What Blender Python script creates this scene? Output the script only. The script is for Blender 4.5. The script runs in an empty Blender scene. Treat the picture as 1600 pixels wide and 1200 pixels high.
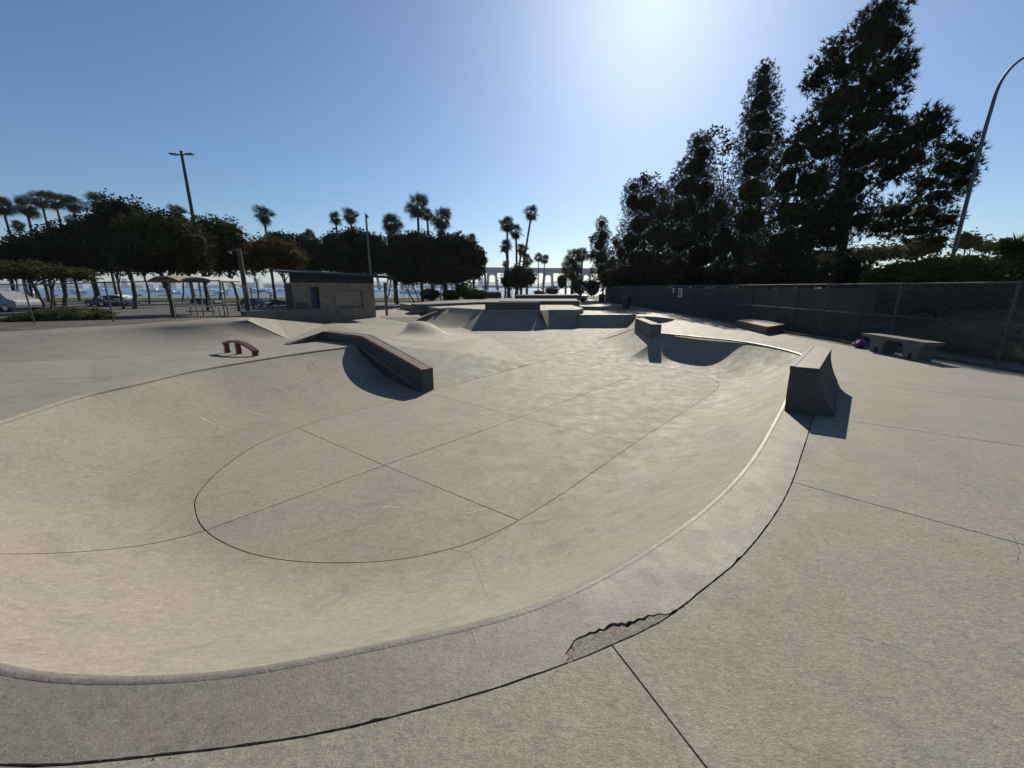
import bpy, bmesh, math, random
import numpy as np
from mathutils import Vector, Matrix
from mathutils.geometry import delaunay_2d_cdt

S = bpy.context.scene
COL = S.collection
rnd = random.Random(7)
npr = np.random.RandomState(11)

# ------------------------------------------------------------------ camera, sky, sun
EYE = 1.70
FPX = 615.0                     # focal length in photo pixels (1600 wide)
PITCH = math.atan(151.0 / 615.0)
CP, SP = math.cos(PITCH), math.sin(PITCH)
cam_d = bpy.data.cameras.new('camera')
cam = bpy.data.objects.new('camera', cam_d)
COL.objects.link(cam)
cam.location = (0, 0, EYE)
cam.rotation_euler = (math.pi / 2 - PITCH, 0, 0)
cam_d.sensor_width = 36
cam_d.lens = FPX / 1600 * 36
cam_d.clip_start = 0.05
cam_d.clip_end = 20000
S.camera = cam

SUN_EL, SUN_AZ = math.radians(33.0), math.radians(17.0)      # azimuth to the right of +Y
world = bpy.data.worlds.new('World')
S.world = world
world.use_nodes = True
wn = world.node_tree.nodes
bg = wn['Background']
sky = wn.new('ShaderNodeTexSky')
sky.sky_type = 'NISHITA'
sky.sun_disc = False
sky.sun_elevation = SUN_EL
sky.sun_rotation = SUN_AZ
sky.altitude = 0
sky.air_density = 1.0
sky.dust_density = 0.60
sky.ozone_density = 5.0
tint = wn.new('ShaderNodeMix'); tint.data_type = 'RGBA'; tint.blend_type = 'MULTIPLY'; tint.inputs[0].default_value = 1.0
tint.inputs[7].default_value = (.90, 1.0, 1.06, 1)
world.node_tree.links.new(sky.outputs[0], tint.inputs[6])
world.node_tree.links.new(tint.outputs[2], bg.inputs[0])
bg.inputs[1].default_value = 0.068

sun_d = bpy.data.lights.new('sun', 'SUN')
sun_d.energy = 5.0
sun_d.angle = math.radians(0.5)
sun_d.color = (1.0, 0.91, 0.77)
sun = bpy.data.objects.new('sun', sun_d)
COL.objects.link(sun)
sd = Vector((math.sin(SUN_AZ) * math.cos(SUN_EL), math.cos(SUN_AZ) * math.cos(SUN_EL), math.sin(SUN_EL)))
sun.rotation_euler = sd.to_track_quat('Z', 'Y').to_euler()
sun.location = (20, 60, 50)

S.view_settings.view_transform = 'Standard'
S.view_settings.look = 'None'
S.view_settings.exposure = 0.38
S.view_settings.gamma = 1.0
S.view_settings.use_curve_mapping = False
S.render.engine = 'CYCLES'

# ------------------------------------------------------------------ measuring helpers
def ray(u, v):
    a = (u - 800) / FPX; b = (600 - v) / FPX
    return a, CP + b * SP, b * CP - SP
def P(u, v, z=0.0):
    x, y, w = ray(u, v); t = (z - EYE) / w
    return Vector((x * t, y * t, z))
def Q(u, v, Y):
    x, y, w = ray(u, v); t = Y / y
    return Vector((x * t, Y, EYE + w * t))
def camdepth(p):
    return p[1] * CP - (p[2] - EYE) * SP
FZ = -0.90
def floorz(y):
    return FZ + 0.22 * min(1, max(0, (y - 13) / 10))
def PF(u, v):
    z = FZ
    for _ in range(12):
        p = P(u, v, z); z = floorz(p.y)
    return Vector((p.x, p.y, z))

# ------------------------------------------------------------------ object helpers
def tag(o, label=None, cat=None, group=None, kind=None):
    if label: o['label'] = label
    if cat: o['category'] = cat
    if group: o['group'] = group
    if kind: o['kind'] = kind
    return o
def empty(name, loc=(0, 0, 0), rz=0.0, **k):
    o = bpy.data.objects.new(name, None); COL.objects.link(o)
    o.location = loc; o.rotation_euler = (0, 0, rz); o.empty_display_size = .2
    return tag(o, **k)
def link_mesh(name, me, mat, parent=None, **k):
    if mat is not None and not me.materials: me.materials.append(mat)
    o = bpy.data.objects.new(name, me); COL.objects.link(o)
    if parent is not None: o.parent = parent
    return tag(o, **k)
def copy_tree(o, parent=None):
    c = o.copy(); COL.objects.link(c)
    c.parent = parent
    for ch in list(o.children): copy_tree(ch, c)
    return c

class MB:
    def __init__(s): s.v = []; s.f = []
    def add(s, vs, fs):
        n = len(s.v); s.v += [tuple(v) for v in vs]; s.f += [tuple(i + n for i in f) for f in fs]; return s
    def box(s, c, size, rz=0, rot=None, taper=1.0):
        c = Vector(c); hx, hy, hz = size[0] / 2, size[1] / 2, size[2] / 2
        M = rot if rot is not None else Matrix.Rotation(rz, 3, 'Z')
        vs = []
        for z in (-hz, hz):
            k = 1 if z < 0 else taper
            for x, y in ((-hx, -hy), (hx, -hy), (hx, hy), (-hx, hy)): vs.append(c + M @ Vector((x * k, y * k, z)))
        return s.add(vs, [(3, 2, 1, 0), (4, 5, 6, 7), (0, 1, 5, 4), (1, 2, 6, 5), (2, 3, 7, 6), (3, 0, 4, 7)])
    def tube(s, pts, rad, n=8, cap=True):
        pts = [Vector(p) for p in pts]
        if not hasattr(rad, '__len__'): rad = [rad] * len(pts)
        vs = []; m = len(pts); ref = None
        for i, p in enumerate(pts):
            d = (pts[min(i + 1, m - 1)] - pts[max(i - 1, 0)])
            d = d.normalized() if d.length > 1e-9 else Vector((0, 0, 1))
            if ref is None: ref = Vector((1, 0, 0)) if abs(d.x) < .8 else Vector((0, 1, 0))
            a = d.cross(ref).normalized(); b = d.cross(a).normalized(); ref = -b.cross(d).normalized() if False else ref
            for k in range(n):
                t = 2 * math.pi * k / n
                vs.append(p + (a * math.cos(t) + b * math.sin(t)) * rad[i])
        fs = []
        for i in range(m - 1):
            for k in range(n):
                k2 = (k + 1) % n
                fs.append((i * n + k, i * n + k2, (i + 1) * n + k2, (i + 1) * n + k))
        if cap: fs.append(tuple(range(n - 1, -1, -1))); fs.append(tuple((m - 1) * n + k for k in range(n)))
        return s.add(vs, fs)
    def prism(s, poly, z0, z1):                     # poly: list of xy; z1 may be list
        n = len(poly); zt = z1 if hasattr(z1, '__len__') else [z1] * n
        vs = [(p[0], p[1], z0) for p in poly] + [(p[0], p[1], zt[i]) for i, p in enumerate(poly)]
        fs = [tuple(range(n - 1, -1, -1)), tuple(range(n, 2 * n))] + [(i, (i + 1) % n, (i + 1) % n + n, i + n) for i in range(n)]
        return s.add(vs, fs)
    def ico(s, c, r, sub=2, lump=0.0, seed=0):
        bm = bmesh.new(); bmesh.ops.create_icosphere(bm, subdivisions=sub, radius=1)
        rr = random.Random(seed); vs = []
        ph = [rr.uniform(0, 6) for _ in range(6)]
        for v in bm.verts:
            d = v.co; k = 1 + lump * (math.sin(4 * d.x + ph[0]) * math.sin(5 * d.y + ph[1]) + .6 * math.sin(9 * d.z + ph[2]) * math.sin(8 * d.x + ph[3]))
            vs.append((c[0] + d.x * r[0] * k, c[1] + d.y * r[1] * k, c[2] + d.z * r[2] * k))
        fs = [tuple(v.index for v in f.verts) for f in bm.faces]; bm.free()
        return s.add(vs, fs)
    def mesh(s, name, smooth=False, bevel=0.0, angle=math.radians(40)):
        me = bpy.data.meshes.new(name); me.from_pydata(s.v, [], s.f); me.update()
        bm = bmesh.new(); bm.from_mesh(me)
        bmesh.ops.recalc_face_normals(bm, faces=bm.faces)
        if bevel:
            es = [e for e in bm.edges if len(e.link_faces) == 2 and e.calc_face_angle(0) > .5]
            bmesh.ops.bevel(bm, geom=es, offset=bevel, segments=2, affect='EDGES', clamp_overlap=True)
        if smooth:
            for f in bm.faces: f.smooth = True
            for e in bm.edges:
                if len(e.link_faces) == 2 and e.calc_face_angle(0) > angle: e.smooth = False
        bm.to_mesh(me); bm.free()
        return me
    def build(s, name, mat, parent=None, smooth=False, bevel=0.0, loc=None, **k):
        o = link_mesh(name, s.mesh(name, smooth, bevel), mat, parent, **k)
        if loc is not None: o.location = loc
        return o

def spline(pts, n=8, closed=False):
    pts = [Vector(p) for p in pts]; out = []
    m = len(pts)
    for i in range(m - 1):
        p1, p2 = pts[i], pts[i + 1]
        p0 = pts[i - 1] if i > 0 else p1 * 2 - p2
        p3 = pts[i + 2] if i + 2 < m else p2 * 2 - p1
        def dd(a, b): return max(1e-4, (b - a).length ** .5)
        t0 = 0; t1 = t0 + dd(p0, p1); t2 = t1 + dd(p1, p2); t3 = t2 + dd(p2, p3)
        for k in range(n):
            t = t1 + (t2 - t1) * k / n
            A1 = p0 * ((t1 - t) / (t1 - t0)) + p1 * ((t - t0) / (t1 - t0))
            A2 = p1 * ((t2 - t) / (t2 - t1)) + p2 * ((t - t1) / (t2 - t1))
            A3 = p2 * ((t3 - t) / (t3 - t2)) + p3 * ((t - t2) / (t3 - t2))
            B1 = A1 * ((t2 - t) / (t2 - t0)) + A2 * ((t - t0) / (t2 - t0))
            B2 = A2 * ((t3 - t) / (t3 - t1)) + A3 * ((t - t1) / (t3 - t1))
            out.append(B1 * ((t2 - t) / (t2 - t1)) + B2 * ((t - t1) / (t2 - t1)))
    out.append(pts[-1].copy())
    return out

# ------------------------------------------------------------------ materials
def new_mat(name):
    m = bpy.data.materials.new(name); m.use_nodes = True
    nt = m.node_tree; b = nt.nodes['Principled BSDF']
    return m, nt, b
def N(nt, t, **k):
    n = nt.nodes.new(t)
    for a, v in k.items():
        if a.startswith('i_'):
            key = a[2:]
            key = int(key) if key.isdigit() else key.replace('_', ' ')
            n.inputs[key].default_value = v
        else: setattr(n, a, v)
    return n
def ramp(nt, src, p0, p1, c0=(0, 0, 0, 1), c1=(1, 1, 1, 1)):
    r = N(nt, 'ShaderNodeValToRGB'); e = r.color_ramp.elements
    e[0].position = p0; e[1].position = p1; e[0].color = c0; e[1].color = c1
    nt.links.new(src, r.inputs[0]); return r.outputs[0]
def mix(nt, fac, a, b, mode='MIX'):
    m = N(nt, 'ShaderNodeMix', data_type='RGBA', blend_type=mode)
    for s, val in ((0, fac), (6, a), (7, b)):
        if hasattr(val, 'links') or hasattr(val, 'is_linked'): nt.links.new(val, m.inputs[s])
        elif s == 0: m.inputs[0].default_value = val
        else: m.inputs[s].default_value = (*val[:3], 1)
    return m.outputs[2]
def noise(nt, vec, scale, detail=4, rough=.6, dist=0):
    n = N(nt, 'ShaderNodeTexNoise'); n.inputs['Scale'].default_value = scale
    n.inputs['Detail'].default_value = detail; n.inputs['Roughness'].default_value = rough
    n.inputs['Distortion'].default_value = dist
    nt.links.new(vec, n.inputs['Vector']); return n.outputs[0]
def mapping(nt, vec, scale=(1, 1, 1), rot=(0, 0, 0), loc=(0, 0, 0)):
    m = N(nt, 'ShaderNodeMapping'); m.inputs['Scale'].default_value = scale
    m.inputs['Rotation'].default_value = rot; m.inputs['Location'].default_value = loc
    nt.links.new(vec, m.inputs[0]); return m.outputs[0]

def concrete(name, col0, warm=None, rough=.72, bump=.35, streak=.25, speck=.5, spec=.35, stain=.5, ripple=0.0, cracks=0.0, sang=.5):
    kk = (.935, .925, .900)
    col = tuple(c * q for c, q in zip(col0, kk))
    if warm: warm = tuple(c * q for c, q in zip(warm, kk))
    m, nt, b = new_mat(name)
    vec = N(nt, 'ShaderNodeNewGeometry').outputs['Position']
    c0 = tuple(c * .90 for c in col); c1 = tuple(min(1, c * 1.08) for c in col)
    big = ramp(nt, noise(nt, vec, .9, 8, .74, .6), .32, .70)
    base = mix(nt, big, c0, c1)
    if warm:
        wm = ramp(nt, noise(nt, mapping(nt, vec, (1, 1, 1), (0, 0, 0), (7, 3, 1)), .8, 4, .6, .4), .45, .68)
        base = mix(nt, wm, base, warm)
    mid = ramp(nt, noise(nt, mapping(nt, vec, (1, 1.5, 1), (0, 0, sang)), 13, 10, .84, .4), .37, .64, (.80, .80, .79, 1), (1.18, 1.18, 1.16, 1))
    oi = N(nt, 'ShaderNodeObjectInfo'); slab = ramp(nt, oi.outputs['Random'], 0, 1, (.955, .96, .965, 1), (1.035, 1.03, 1.02, 1))
    base = mix(nt, 1.0, base, slab, 'MULTIPLY')
    base = mix(nt, 1.0, base, mid, 'MULTIPLY')
    # dark mottled stains
    st = ramp(nt, noise(nt, mapping(nt, vec, (1, 1, 1), (0, 0, 0), (2, 9, 4)), 1.7, 7, .68, 1.2), .52, .74, (1, 1, 1, 1), (1 - stain * .4,) * 3 + (1,))
    base = mix(nt, 1.0, base, st, 'MULTIPLY')
    # pale trowel / scuff streaks in two directions
    s1 = noise(nt, mapping(nt, vec, (1.0, 7.0, 7), (0, 0, sang)), 2.2, 9, .75, 1.4)
    s1 = ramp(nt, s1, .56, .80)
    s2 = noise(nt, mapping(nt, vec, (6.0, 1.0, 6), (0, 0, sang * -.6)), 3.0, 9, .75, 1.0)
    s2 = ramp(nt, s2, .60, .82)
    sm = mix(nt, 1.0, s1, s2, 'ADD')
    sc = N(nt, 'ShaderNodeMath', operation='MULTIPLY'); nt.links.new(sm, sc.inputs[0]); sc.inputs[1].default_value = streak
    base = mix(nt, sc.outputs[0], base, tuple(min(1, c * 1.75) for c in col))
    # fine sand grain and pores
    fine = noise(nt, vec, 130, 3, .75)
    fg = ramp(nt, fine, .30, .72, (1 - speck * .36,) * 3 + (1,), (1 + speck * .26,) * 3 + (1,))
    base = mix(nt, 1.0, base, fg, 'MULTIPLY')
    grit = noise(nt, vec, 38, 6, .8)
    gg = ramp(nt, grit, .35, .66, (1 - speck * .26,) * 3 + (1,), (1 + speck * .16,) * 3 + (1,))
    base = mix(nt, 1.0, base, gg, 'MULTIPLY')
    vo = N(nt, 'ShaderNodeTexVoronoi'); vo.inputs['Scale'].default_value = 6.5
    nt.links.new(vec, vo.inputs['Vector'])
    pore = ramp(nt, vo.outputs['Distance'], .020, .05, (.45, .45, .45, 1), (1, 1, 1, 1))
    base = mix(nt, 1.0, base, pore, 'MULTIPLY')
    if cracks:
        wob = mix(nt, .25, vec, N(nt, 'ShaderNodeTexNoise', i_Scale=1.3, i_Detail=5.0).outputs['Color'], 'ADD')
        v2 = N(nt, 'ShaderNodeTexVoronoi', feature='DISTANCE_TO_EDGE'); v2.inputs['Scale'].default_value = .33
        nt.links.new(wob, v2.inputs['Vector'])
        ck = ramp(nt, v2.outputs['Distance'], .0006, .0022, (1 - cracks,) * 3 + (1,), (1, 1, 1, 1))
        msk = ramp(nt, noise(nt, vec, .5, 2), .50, .56)
        ck2 = mix(nt, msk, (1, 1, 1), ck)
        base = mix(nt, 1.0, base, ck2, 'MULTIPLY')
    nt.links.new(base, b.inputs['Base Color'])
    rr = ramp(nt, noise(nt, vec, 3.1, 6, .7), .3, .75, (rough - .10,) * 3 + (1,), (min(1, rough + .12),) * 3 + (1,))
    nt.links.new(rr, b.inputs['Roughness'])
    b.inputs['Specular IOR Level'].default_value = spec
    bm1 = N(nt, 'ShaderNodeBump'); bm1.inputs['Strength'].default_value = bump; bm1.inputs['Distance'].default_value = .006
    hh = mix(nt, .5, grit, fine, 'ADD')
    nt.links.new(hh, bm1.inputs['Height'])
    last = bm1
    bm2 = N(nt, 'ShaderNodeBump'); bm2.inputs['Strength'].default_value = .12; bm2.inputs['Distance'].default_value = .02
    nt.links.new(noise(nt, vec, 1.6, 4, .55, .5), bm2.inputs['Height']); nt.links.new(last.outputs[0], bm2.inputs['Normal']); last = bm2
    if ripple:
        bm3 = N(nt, 'ShaderNodeBump'); bm3.inputs['Strength'].default_value = ripple; bm3.inputs['Distance'].default_value = .012
        rp = noise(nt, mapping(nt, vec, (1.0, 2.6, 1), (0, 0, .5)), 26, 3, .55, .8)
        nt.links.new(rp, bm3.inputs['Height']); nt.links.new(last.outputs[0], bm3.inputs['Normal']); last = bm3
    nt.links.new(last.outputs[0], b.inputs['Normal'])
    return m

def simple(name, col, rough=.6, metal=0.0, var=.12, scale=6, bump=0.0, spec=.5):
    m, nt, b = new_mat(name)
    vec = N(nt, 'ShaderNodeTexCoord').outputs['Object']
    n = ramp(nt, noise(nt, vec, scale, 5, .65, .4), .3, .7, (1 - var,) * 3 + (1,), (1 + var,) * 3 + (1,))
    base = mix(nt, 1.0, col, n, 'MULTIPLY')
    nt.links.new(base, b.inputs['Base Color'])
    b.inputs['Roughness'].default_value = rough; b.inputs['Metallic'].default_value = metal
    b.inputs['Specular IOR Level'].default_value = spec
    if bump:
        bm = N(nt, 'ShaderNodeBump'); bm.inputs['Strength'].default_value = bump; bm.inputs['Distance'].default_value = .01
        nt.links.new(noise(nt, vec, scale * 6, 5, .7), bm.inputs['Height']); nt.links.new(bm.outputs[0], b.inputs['Normal'])
    return m
def foliage(name, col, col2, scale=.9, trans=.25):
    m, nt, b = new_mat(name)
    vec = N(nt, 'ShaderNodeNewGeometry').outputs['Position']
    n = ramp(nt, noise(nt, vec, scale, 5, .75), .35, .68)
    base = mix(nt, n, col, col2)
    n2 = ramp(nt, noise(nt, vec, scale * 9, 2, .7), .3, .7, (.6, .6, .6, 1), (1.35, 1.35, 1.35, 1))
    base = mix(nt, 1.0, base, n2, 'MULTIPLY')
    nt.links.new(base, b.inputs['Base Color']); b.inputs['Roughness'].default_value = .8
    b.inputs['Specular IOR Level'].default_value = .06
    if trans:
        tr = N(nt, 'ShaderNodeBsdfTranslucent'); nt.links.new(base, tr.inputs[0])
        ms = N(nt, 'ShaderNodeMixShader'); ms.inputs[0].default_value = trans
        nt.links.new(b.outputs[0], ms.inputs[1]); nt.links.new(tr.outputs[0], ms.inputs[2])
        nt.links.new(ms.outputs[0], nt.nodes['Material Output'].inputs[0])
    return m

M = {}
M['deck'] = concrete('deck_concrete', (.245, .227, .197), (.255, .230, .195), rough=.74, bump=.4, streak=.16, speck=.95, stain=.45, ripple=.20, cracks=.3)
M['floor'] = concrete('floor_concrete', (.266, .244, .212), (.280, .245, .207), rough=.80, bump=.3, streak=.42, speck=.8, stain=.6, cracks=.0, sang=.35)
M['bank'] = concrete('bank_concrete', (.244, .225, .192), (.264, .238, .193), rough=.78, bump=.22, streak=.34, speck=.7, stain=.6, cracks=.3, sang=.15)
M['backdeck'] = concrete('back_concrete', (.285, .265, .228), (.29, .262, .22), rough=.8, bump=.3, streak=.2, speck=.5, stain=.4)
M['terrace'] = concrete('terrace_concrete', (.222, .212, .182), (.235, .218, .180), rough=.8, bump=.25, streak=.25, speck=.6, stain=.6, cracks=.3, sang=.4)
M['coping'] = concrete('coping_concrete', (.185, .165, .145), (.192, .168, .145), rough=.60, bump=.6, streak=.22, speck=1.0, stain=.35, spec=.5)
M['edge'] = concrete('polished_edge_concrete', (.172, .153, .135), None, rough=.50, bump=.8, streak=.8, speck=1.2, stain=.8, spec=.5)
M['wallc'] = concrete('formed_concrete', (.140, .134, .118), None, rough=.85, bump=.35, streak=.2, speck=.5, stain=1.1, sang=1.2)
M['shadewall'] = concrete('shaded_wall_concrete', (.062, .056, .046), None, rough=.9, bump=.35, streak=.2, speck=.5, stain=1.1, sang=1.2)  # darker copy of the formed concrete, with the wall's shade in its colour
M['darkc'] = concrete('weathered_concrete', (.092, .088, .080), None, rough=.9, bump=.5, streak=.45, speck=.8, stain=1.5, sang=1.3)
M['chip'] = concrete('fresh_chipped_concrete', (.235, .215, .188), None, rough=.9, bump=.7, streak=.2, speck=1.6, stain=.4)
M['joint'] = simple('joint_dirt', (.030, .026, .022), .95)
M['soil'] = simple('soil', (.085, .070, .052), .95, var=.4, scale=3, bump=.5)
M['asphalt'] = simple('asphalt', (.060, .058, .056), .85, var=.2, scale=1.2, bump=.3)
M['grass'] = foliage('lawn_grass', (.030, .055, .014), (.070, .090, .028), 1.2, 0)
M['dry'] = foliage('dry_grass_blades', (.30, .24, .12), (.09, .11, .04), .6, .3)
M['sidewalk'] = simple('path_concrete', (.33, .31, .27), .85, var=.15, scale=.8)
M['metal'] = simple('galvanised_steel', (.13, .133, .138), .6, .3, var=.2, scale=14)
M['wire'] = simple('galvanised_wire', (.14, .143, .146), .75, .0, var=.2, scale=14)
M['fencedark'] = simple('weathered_fence_steel', (.080, .083, .087), .85, .0, var=.2, scale=14)
M['darkmetal'] = simple('dark_metal', (.035, .036, .038), .5, .4)
M['bronze'] = simple('bronze_painted_pole', (.035, .028, .022), .5, .3)
M['steeledge'] = simple('worn_steel_edge', (.20, .11, .085), .38, .65, var=.4, scale=9)
M['redsteel'] = simple('rust_red_steel', (.115, .022, .014), .38, .35, var=.3, scale=20, bump=.15)
M['redband'] = simple('red_painted_band', (.20, .03, .02), .5, var=.3)
M['teal'] = simple('teal_metal_roof', (.007, .018, .024), .5, .1, var=.15)
M['blue_door'] = simple('navy_door_paint', (.020, .034, .075), .4)
M['board'] = simple('tan_board', (.26, .215, .16), .7, var=.12, scale=5)
M['mortar'] = simple('mortar', (.07, .065, .058), .95)
M['brick'] = simple('brown_brick', (.30, .24, .18), .85, var=.35, scale=2.2, bump=.4)
M['bark'] = simple('bark', (.060, .046, .036), .95, var=.4, scale=5, bump=.8)
M['palmbark'] = simple('palm_trunk_bark', (.095, .078, .060), .95, var=.3, scale=3, bump=.8)
M['leafA'] = foliage('ficus_leaves', (.012, .020, .006), (.045, .055, .016), .5)
M['leafL'] = foliage('olive_leaves', (.020, .028, .007), (.065, .070, .020), .6)
M['leafB'] = foliage('autumn_leaves', (.035, .030, .010), (.13, .075, .022), .5)
M['leafC'] = foliage('dark_fig_leaves', (.006, .010, .004), (.020, .028, .011), .5, .12)
M['leafP'] = foliage('pine_needles', (.010, .016, .006), (.042, .052, .020), .45, .2)
M['leafG'] = foliage('hedge_leaves', (.035, .055, .010), (.14, .155, .030), .7, .42)
M['leafPalm'] = foliage('palm_fronds', (.016, .026, .008), (.045, .060, .020), .6, .2)
M['deadfrond'] = foliage('dead_fronds', (.08, .06, .035), (.13, .10, .06), .6, .2)
M['bush'] = foliage('shrub_leaves', (.020, .030, .009), (.085, .092, .028), 1.4, .35)
M['canopy_tan'] = simple('tan_canvas', (.22, .145, .095), .8)
M['canopy_white'] = simple('offwhite_canvas', (.42, .39, .32), .8)
M['cream'] = simple('cream_plastic_coated_steel', (.26, .235, .18), .5)
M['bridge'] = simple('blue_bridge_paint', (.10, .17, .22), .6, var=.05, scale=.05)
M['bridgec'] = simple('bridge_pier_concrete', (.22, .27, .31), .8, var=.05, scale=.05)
M['glass'] = simple('dark_glass', (.012, .015, .018), .06, 0, var=.02)
M['silver'] = simple('silver_car_paint', (.80, .80, .80), .3, .1, var=.03)
M['darkcar'] = simple('dark_car_paint', (.018, .022, .035), .25, .3, var=.03)
M['bluecar'] = simple('blue_car_paint', (.03, .055, .10), .25, .3, var=.03)
M['shadedvan'] = simple('shaded_white_van_paint', (.24, .24, .27), .4, 0, var=.03)  # white paint dimmed to grey-lilac: the trees' shade is put into the colour
M['tyre'] = simple('tyre_rubber', (.015, .015, .015), .8)
M['rim'] = simple('alloy_rim', (.6, .6, .6), .3, .8)
M['whitepl'] = simple('white_plastic', (.75, .75, .75), .5, var=.04)
M['black'] = simple('black_print', (.02, .02, .022), .6)
M['purple'] = simple('purple_fabric', (.13, .035, .15), .75, var=.25, scale=9, bump=.5)
M['lens'] = simple('lamp_lens', (.7, .7, .7), .2)
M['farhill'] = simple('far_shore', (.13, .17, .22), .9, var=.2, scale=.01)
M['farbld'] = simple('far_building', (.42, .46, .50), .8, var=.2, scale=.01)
M['rock'] = simple('riprap_rock', (.12, .11, .10), .9, var=.3, scale=.4, bump=.6)

# water
m, nt, b = new_mat('bay_water')
vec = N(nt, 'ShaderNodeNewGeometry').outputs['Position']
b.inputs['Base Color'].default_value = (.045, .11, .20, 1); b.inputs['Roughness'].default_value = .28
bmp = N(nt, 'ShaderNodeBump'); bmp.inputs['Strength'].default_value = .9; bmp.inputs['Distance'].default_value = .5
nt.links.new(noise(nt, mapping(nt, vec, (1, .35, 1)), .35, 6, .65, .5), bmp.inputs['Height']); nt.links.new(bmp.outputs[0], b.inputs['Normal'])
M['water'] = m

# ------------------------------------------------------------------ panel cutting
def in_poly(px, py, poly):
    inside = np.zeros(len(px), bool); n = len(poly); j = n - 1
    for i in range(n):
        xi, yi = poly[i][0], poly[i][1]; xj, yj = poly[j][0], poly[j][1]
        if yi != yj:
            c = ((yi > py) != (yj > py)) & (px < (xj - xi) * (py - yi) / (yj - yi) + xi)
            inside ^= c
        j = i
    return inside
class Tin:
    def __init__(s, pts, edges=()):
        r = delaunay_2d_cdt([Vector((p[0], p[1])) for p in pts], list(edges), [], 0, 1e-5)
        V, F, OV = r[0], r[2], r[3]
        zs = []
        for i, v in enumerate(V):
            zs.append(pts[OV[i][0]][2] if OV[i] else min(pts, key=lambda p: (p[0] - v.x) ** 2 + (p[1] - v.y) ** 2)[2])
        s.V = [(v.x, v.y, z) for v, z in zip(V, zs)]; s.F = F
        s.t = np.array([[s.V[i] for i in f[:3]] for f in F])
    def z(s, x, y):
        a, b, c = s.t[:, 0], s.t[:, 1], s.t[:, 2]
        d = (b[:, 1] - c[:, 1]) * (a[:, 0] - c[:, 0]) + (c[:, 0] - b[:, 0]) * (a[:, 1] - c[:, 1])
        d = np.where(abs(d) < 1e-12, 1e-12, d)
        l0 = ((b[:, 1] - c[:, 1]) * (x - c[:, 0]) + (c[:, 0] - b[:, 0]) * (y - c[:, 1])) / d
        l1 = ((c[:, 1] - a[:, 1]) * (x - c[:, 0]) + (a[:, 0] - c[:, 0]) * (y - c[:, 1])) / d
        l2 = 1 - l0 - l1
        m = np.minimum(np.minimum(l0, l1), l2); i = int(np.argmax(m))
        w = np.clip([l0[i], l1[i], l2[i]], 0, 1); w = w / w.sum()
        return float(w[0] * a[i, 2] + w[1] * b[i, 2] + w[2] * c[i, 2])

def densify(pl, step):
    out = []
    for i in range(len(pl) - 1):
        a, b = Vector(pl[i][:2]), Vector(pl[i + 1][:2]); n = max(1, int((b - a).length / step))
        for k in range(n): out.append(a.lerp(b, k / n))
    out.append(Vector(pl[-1][:2])); return out
def strip_poly(pl, w, jit=0.0, seed=1):
    r = random.Random(seed)
    pl = [Vector(p[:2]) for p in pl]; L = []; R = []
    for i, p in enumerate(pl):
        d = (pl[min(i + 1, len(pl) - 1)] - pl[max(i - 1, 0)]).normalized(); n = Vector((-d.y, d.x))
        wi = w[i] if hasattr(w, '__len__') else w
        L.append(p + n * (wi / 2 + r.uniform(-jit, jit))); R.append(p - n * (wi / 2 + r.uniform(-jit, jit)))
    return L + R[::-1]
def cut_panels(name, outline, holes, strips, zf, mat, parent, breaks=(), thick=.03, drop=.002, piece='slab', minarea=.002):
    """Cut a sheet into cast slabs parted by real open joints."""
    vs = []; es = []
    def addloop(pl, closed=True):
        s0 = len(vs); vs.extend(Vector((p[0], p[1])) for p in pl); n = len(pl)
        for i in range(n if closed else n - 1): es.append((s0 + i, s0 + (i + 1) % n))
    addloop(outline)
    for h in holes: addloop(h)
    for s in strips: addloop(s)
    for bl in breaks: addloop(bl, False)
    r = delaunay_2d_cdt(vs, es, [], 0, 1e-5)
    V, F = r[0], r[2]
    C = np.array([[sum(V[i].x for i in f) / len(f), sum(V[i].y for i in f) / len(f)] for f in F])
    keep = in_poly(C[:, 0], C[:, 1], outline)
    for h in holes: keep &= ~in_poly(C[:, 0], C[:, 1], h)
    for s in strips: keep &= ~in_poly(C[:, 0], C[:, 1], s)
    idx = [i for i in range(len(F)) if keep[i]]
    emap = {}
    for i in idx:
        f = F[i]
        for k in range(len(f)):
            emap.setdefault(frozenset((f[k], f[(k + 1) % len(f)])), []).append(i)
    par = {i: i for i in idx}
    def find(a):
        while par[a] != a: par[a] = par[par[a]]; a = par[a]
        return a
    for e, l in emap.items():
        if len(l) == 2: par[find(l[0])] = find(l[1])
    comps = {}
    for i in idx: comps.setdefault(find(i), []).append(i)
    out = []
    for ci, fl in enumerate(comps.values()):
        area = 0
        for i in fl:
            a, b_, c = [V[k] for k in F[i][:3]]; area += abs((b_ - a).cross(c - a)) / 2
        if area < minarea: continue
        rr = random.Random(ci * 7 + len(name)); dz = rr.uniform(-drop, 0)
        used = {}; vv = []; ff = []
        for i in fl:
            f = []
            for k in F[i]:
                if k not in used: used[k] = len(vv); vv.append((V[k].x, V[k].y, zf(V[k].x, V[k].y) + dz))
                f.append(used[k])
            ff.append(tuple(f))
        nb = len(vv)
        eset = {}
        for f in ff:
            for k in range(len(f)):
                e = (f[k], f[(k + 1) % len(f)]); eset[e] = 1
        low = {}
        def lw(i):
            if i not in low: low[i] = len(vv); vv.append((vv[i][0], vv[i][1], vv[i][2] - thick))
            return low[i]
        for (a, b_) in list(eset):
            if (b_, a) not in eset: ff.append((b_, a, lw(a), lw(b_)))
        me = bpy.data.meshes.new(piece); me.from_pydata(vv, [], ff); me.update()
        out.append(link_mesh(piece, me, mat, parent))
    return out
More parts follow.
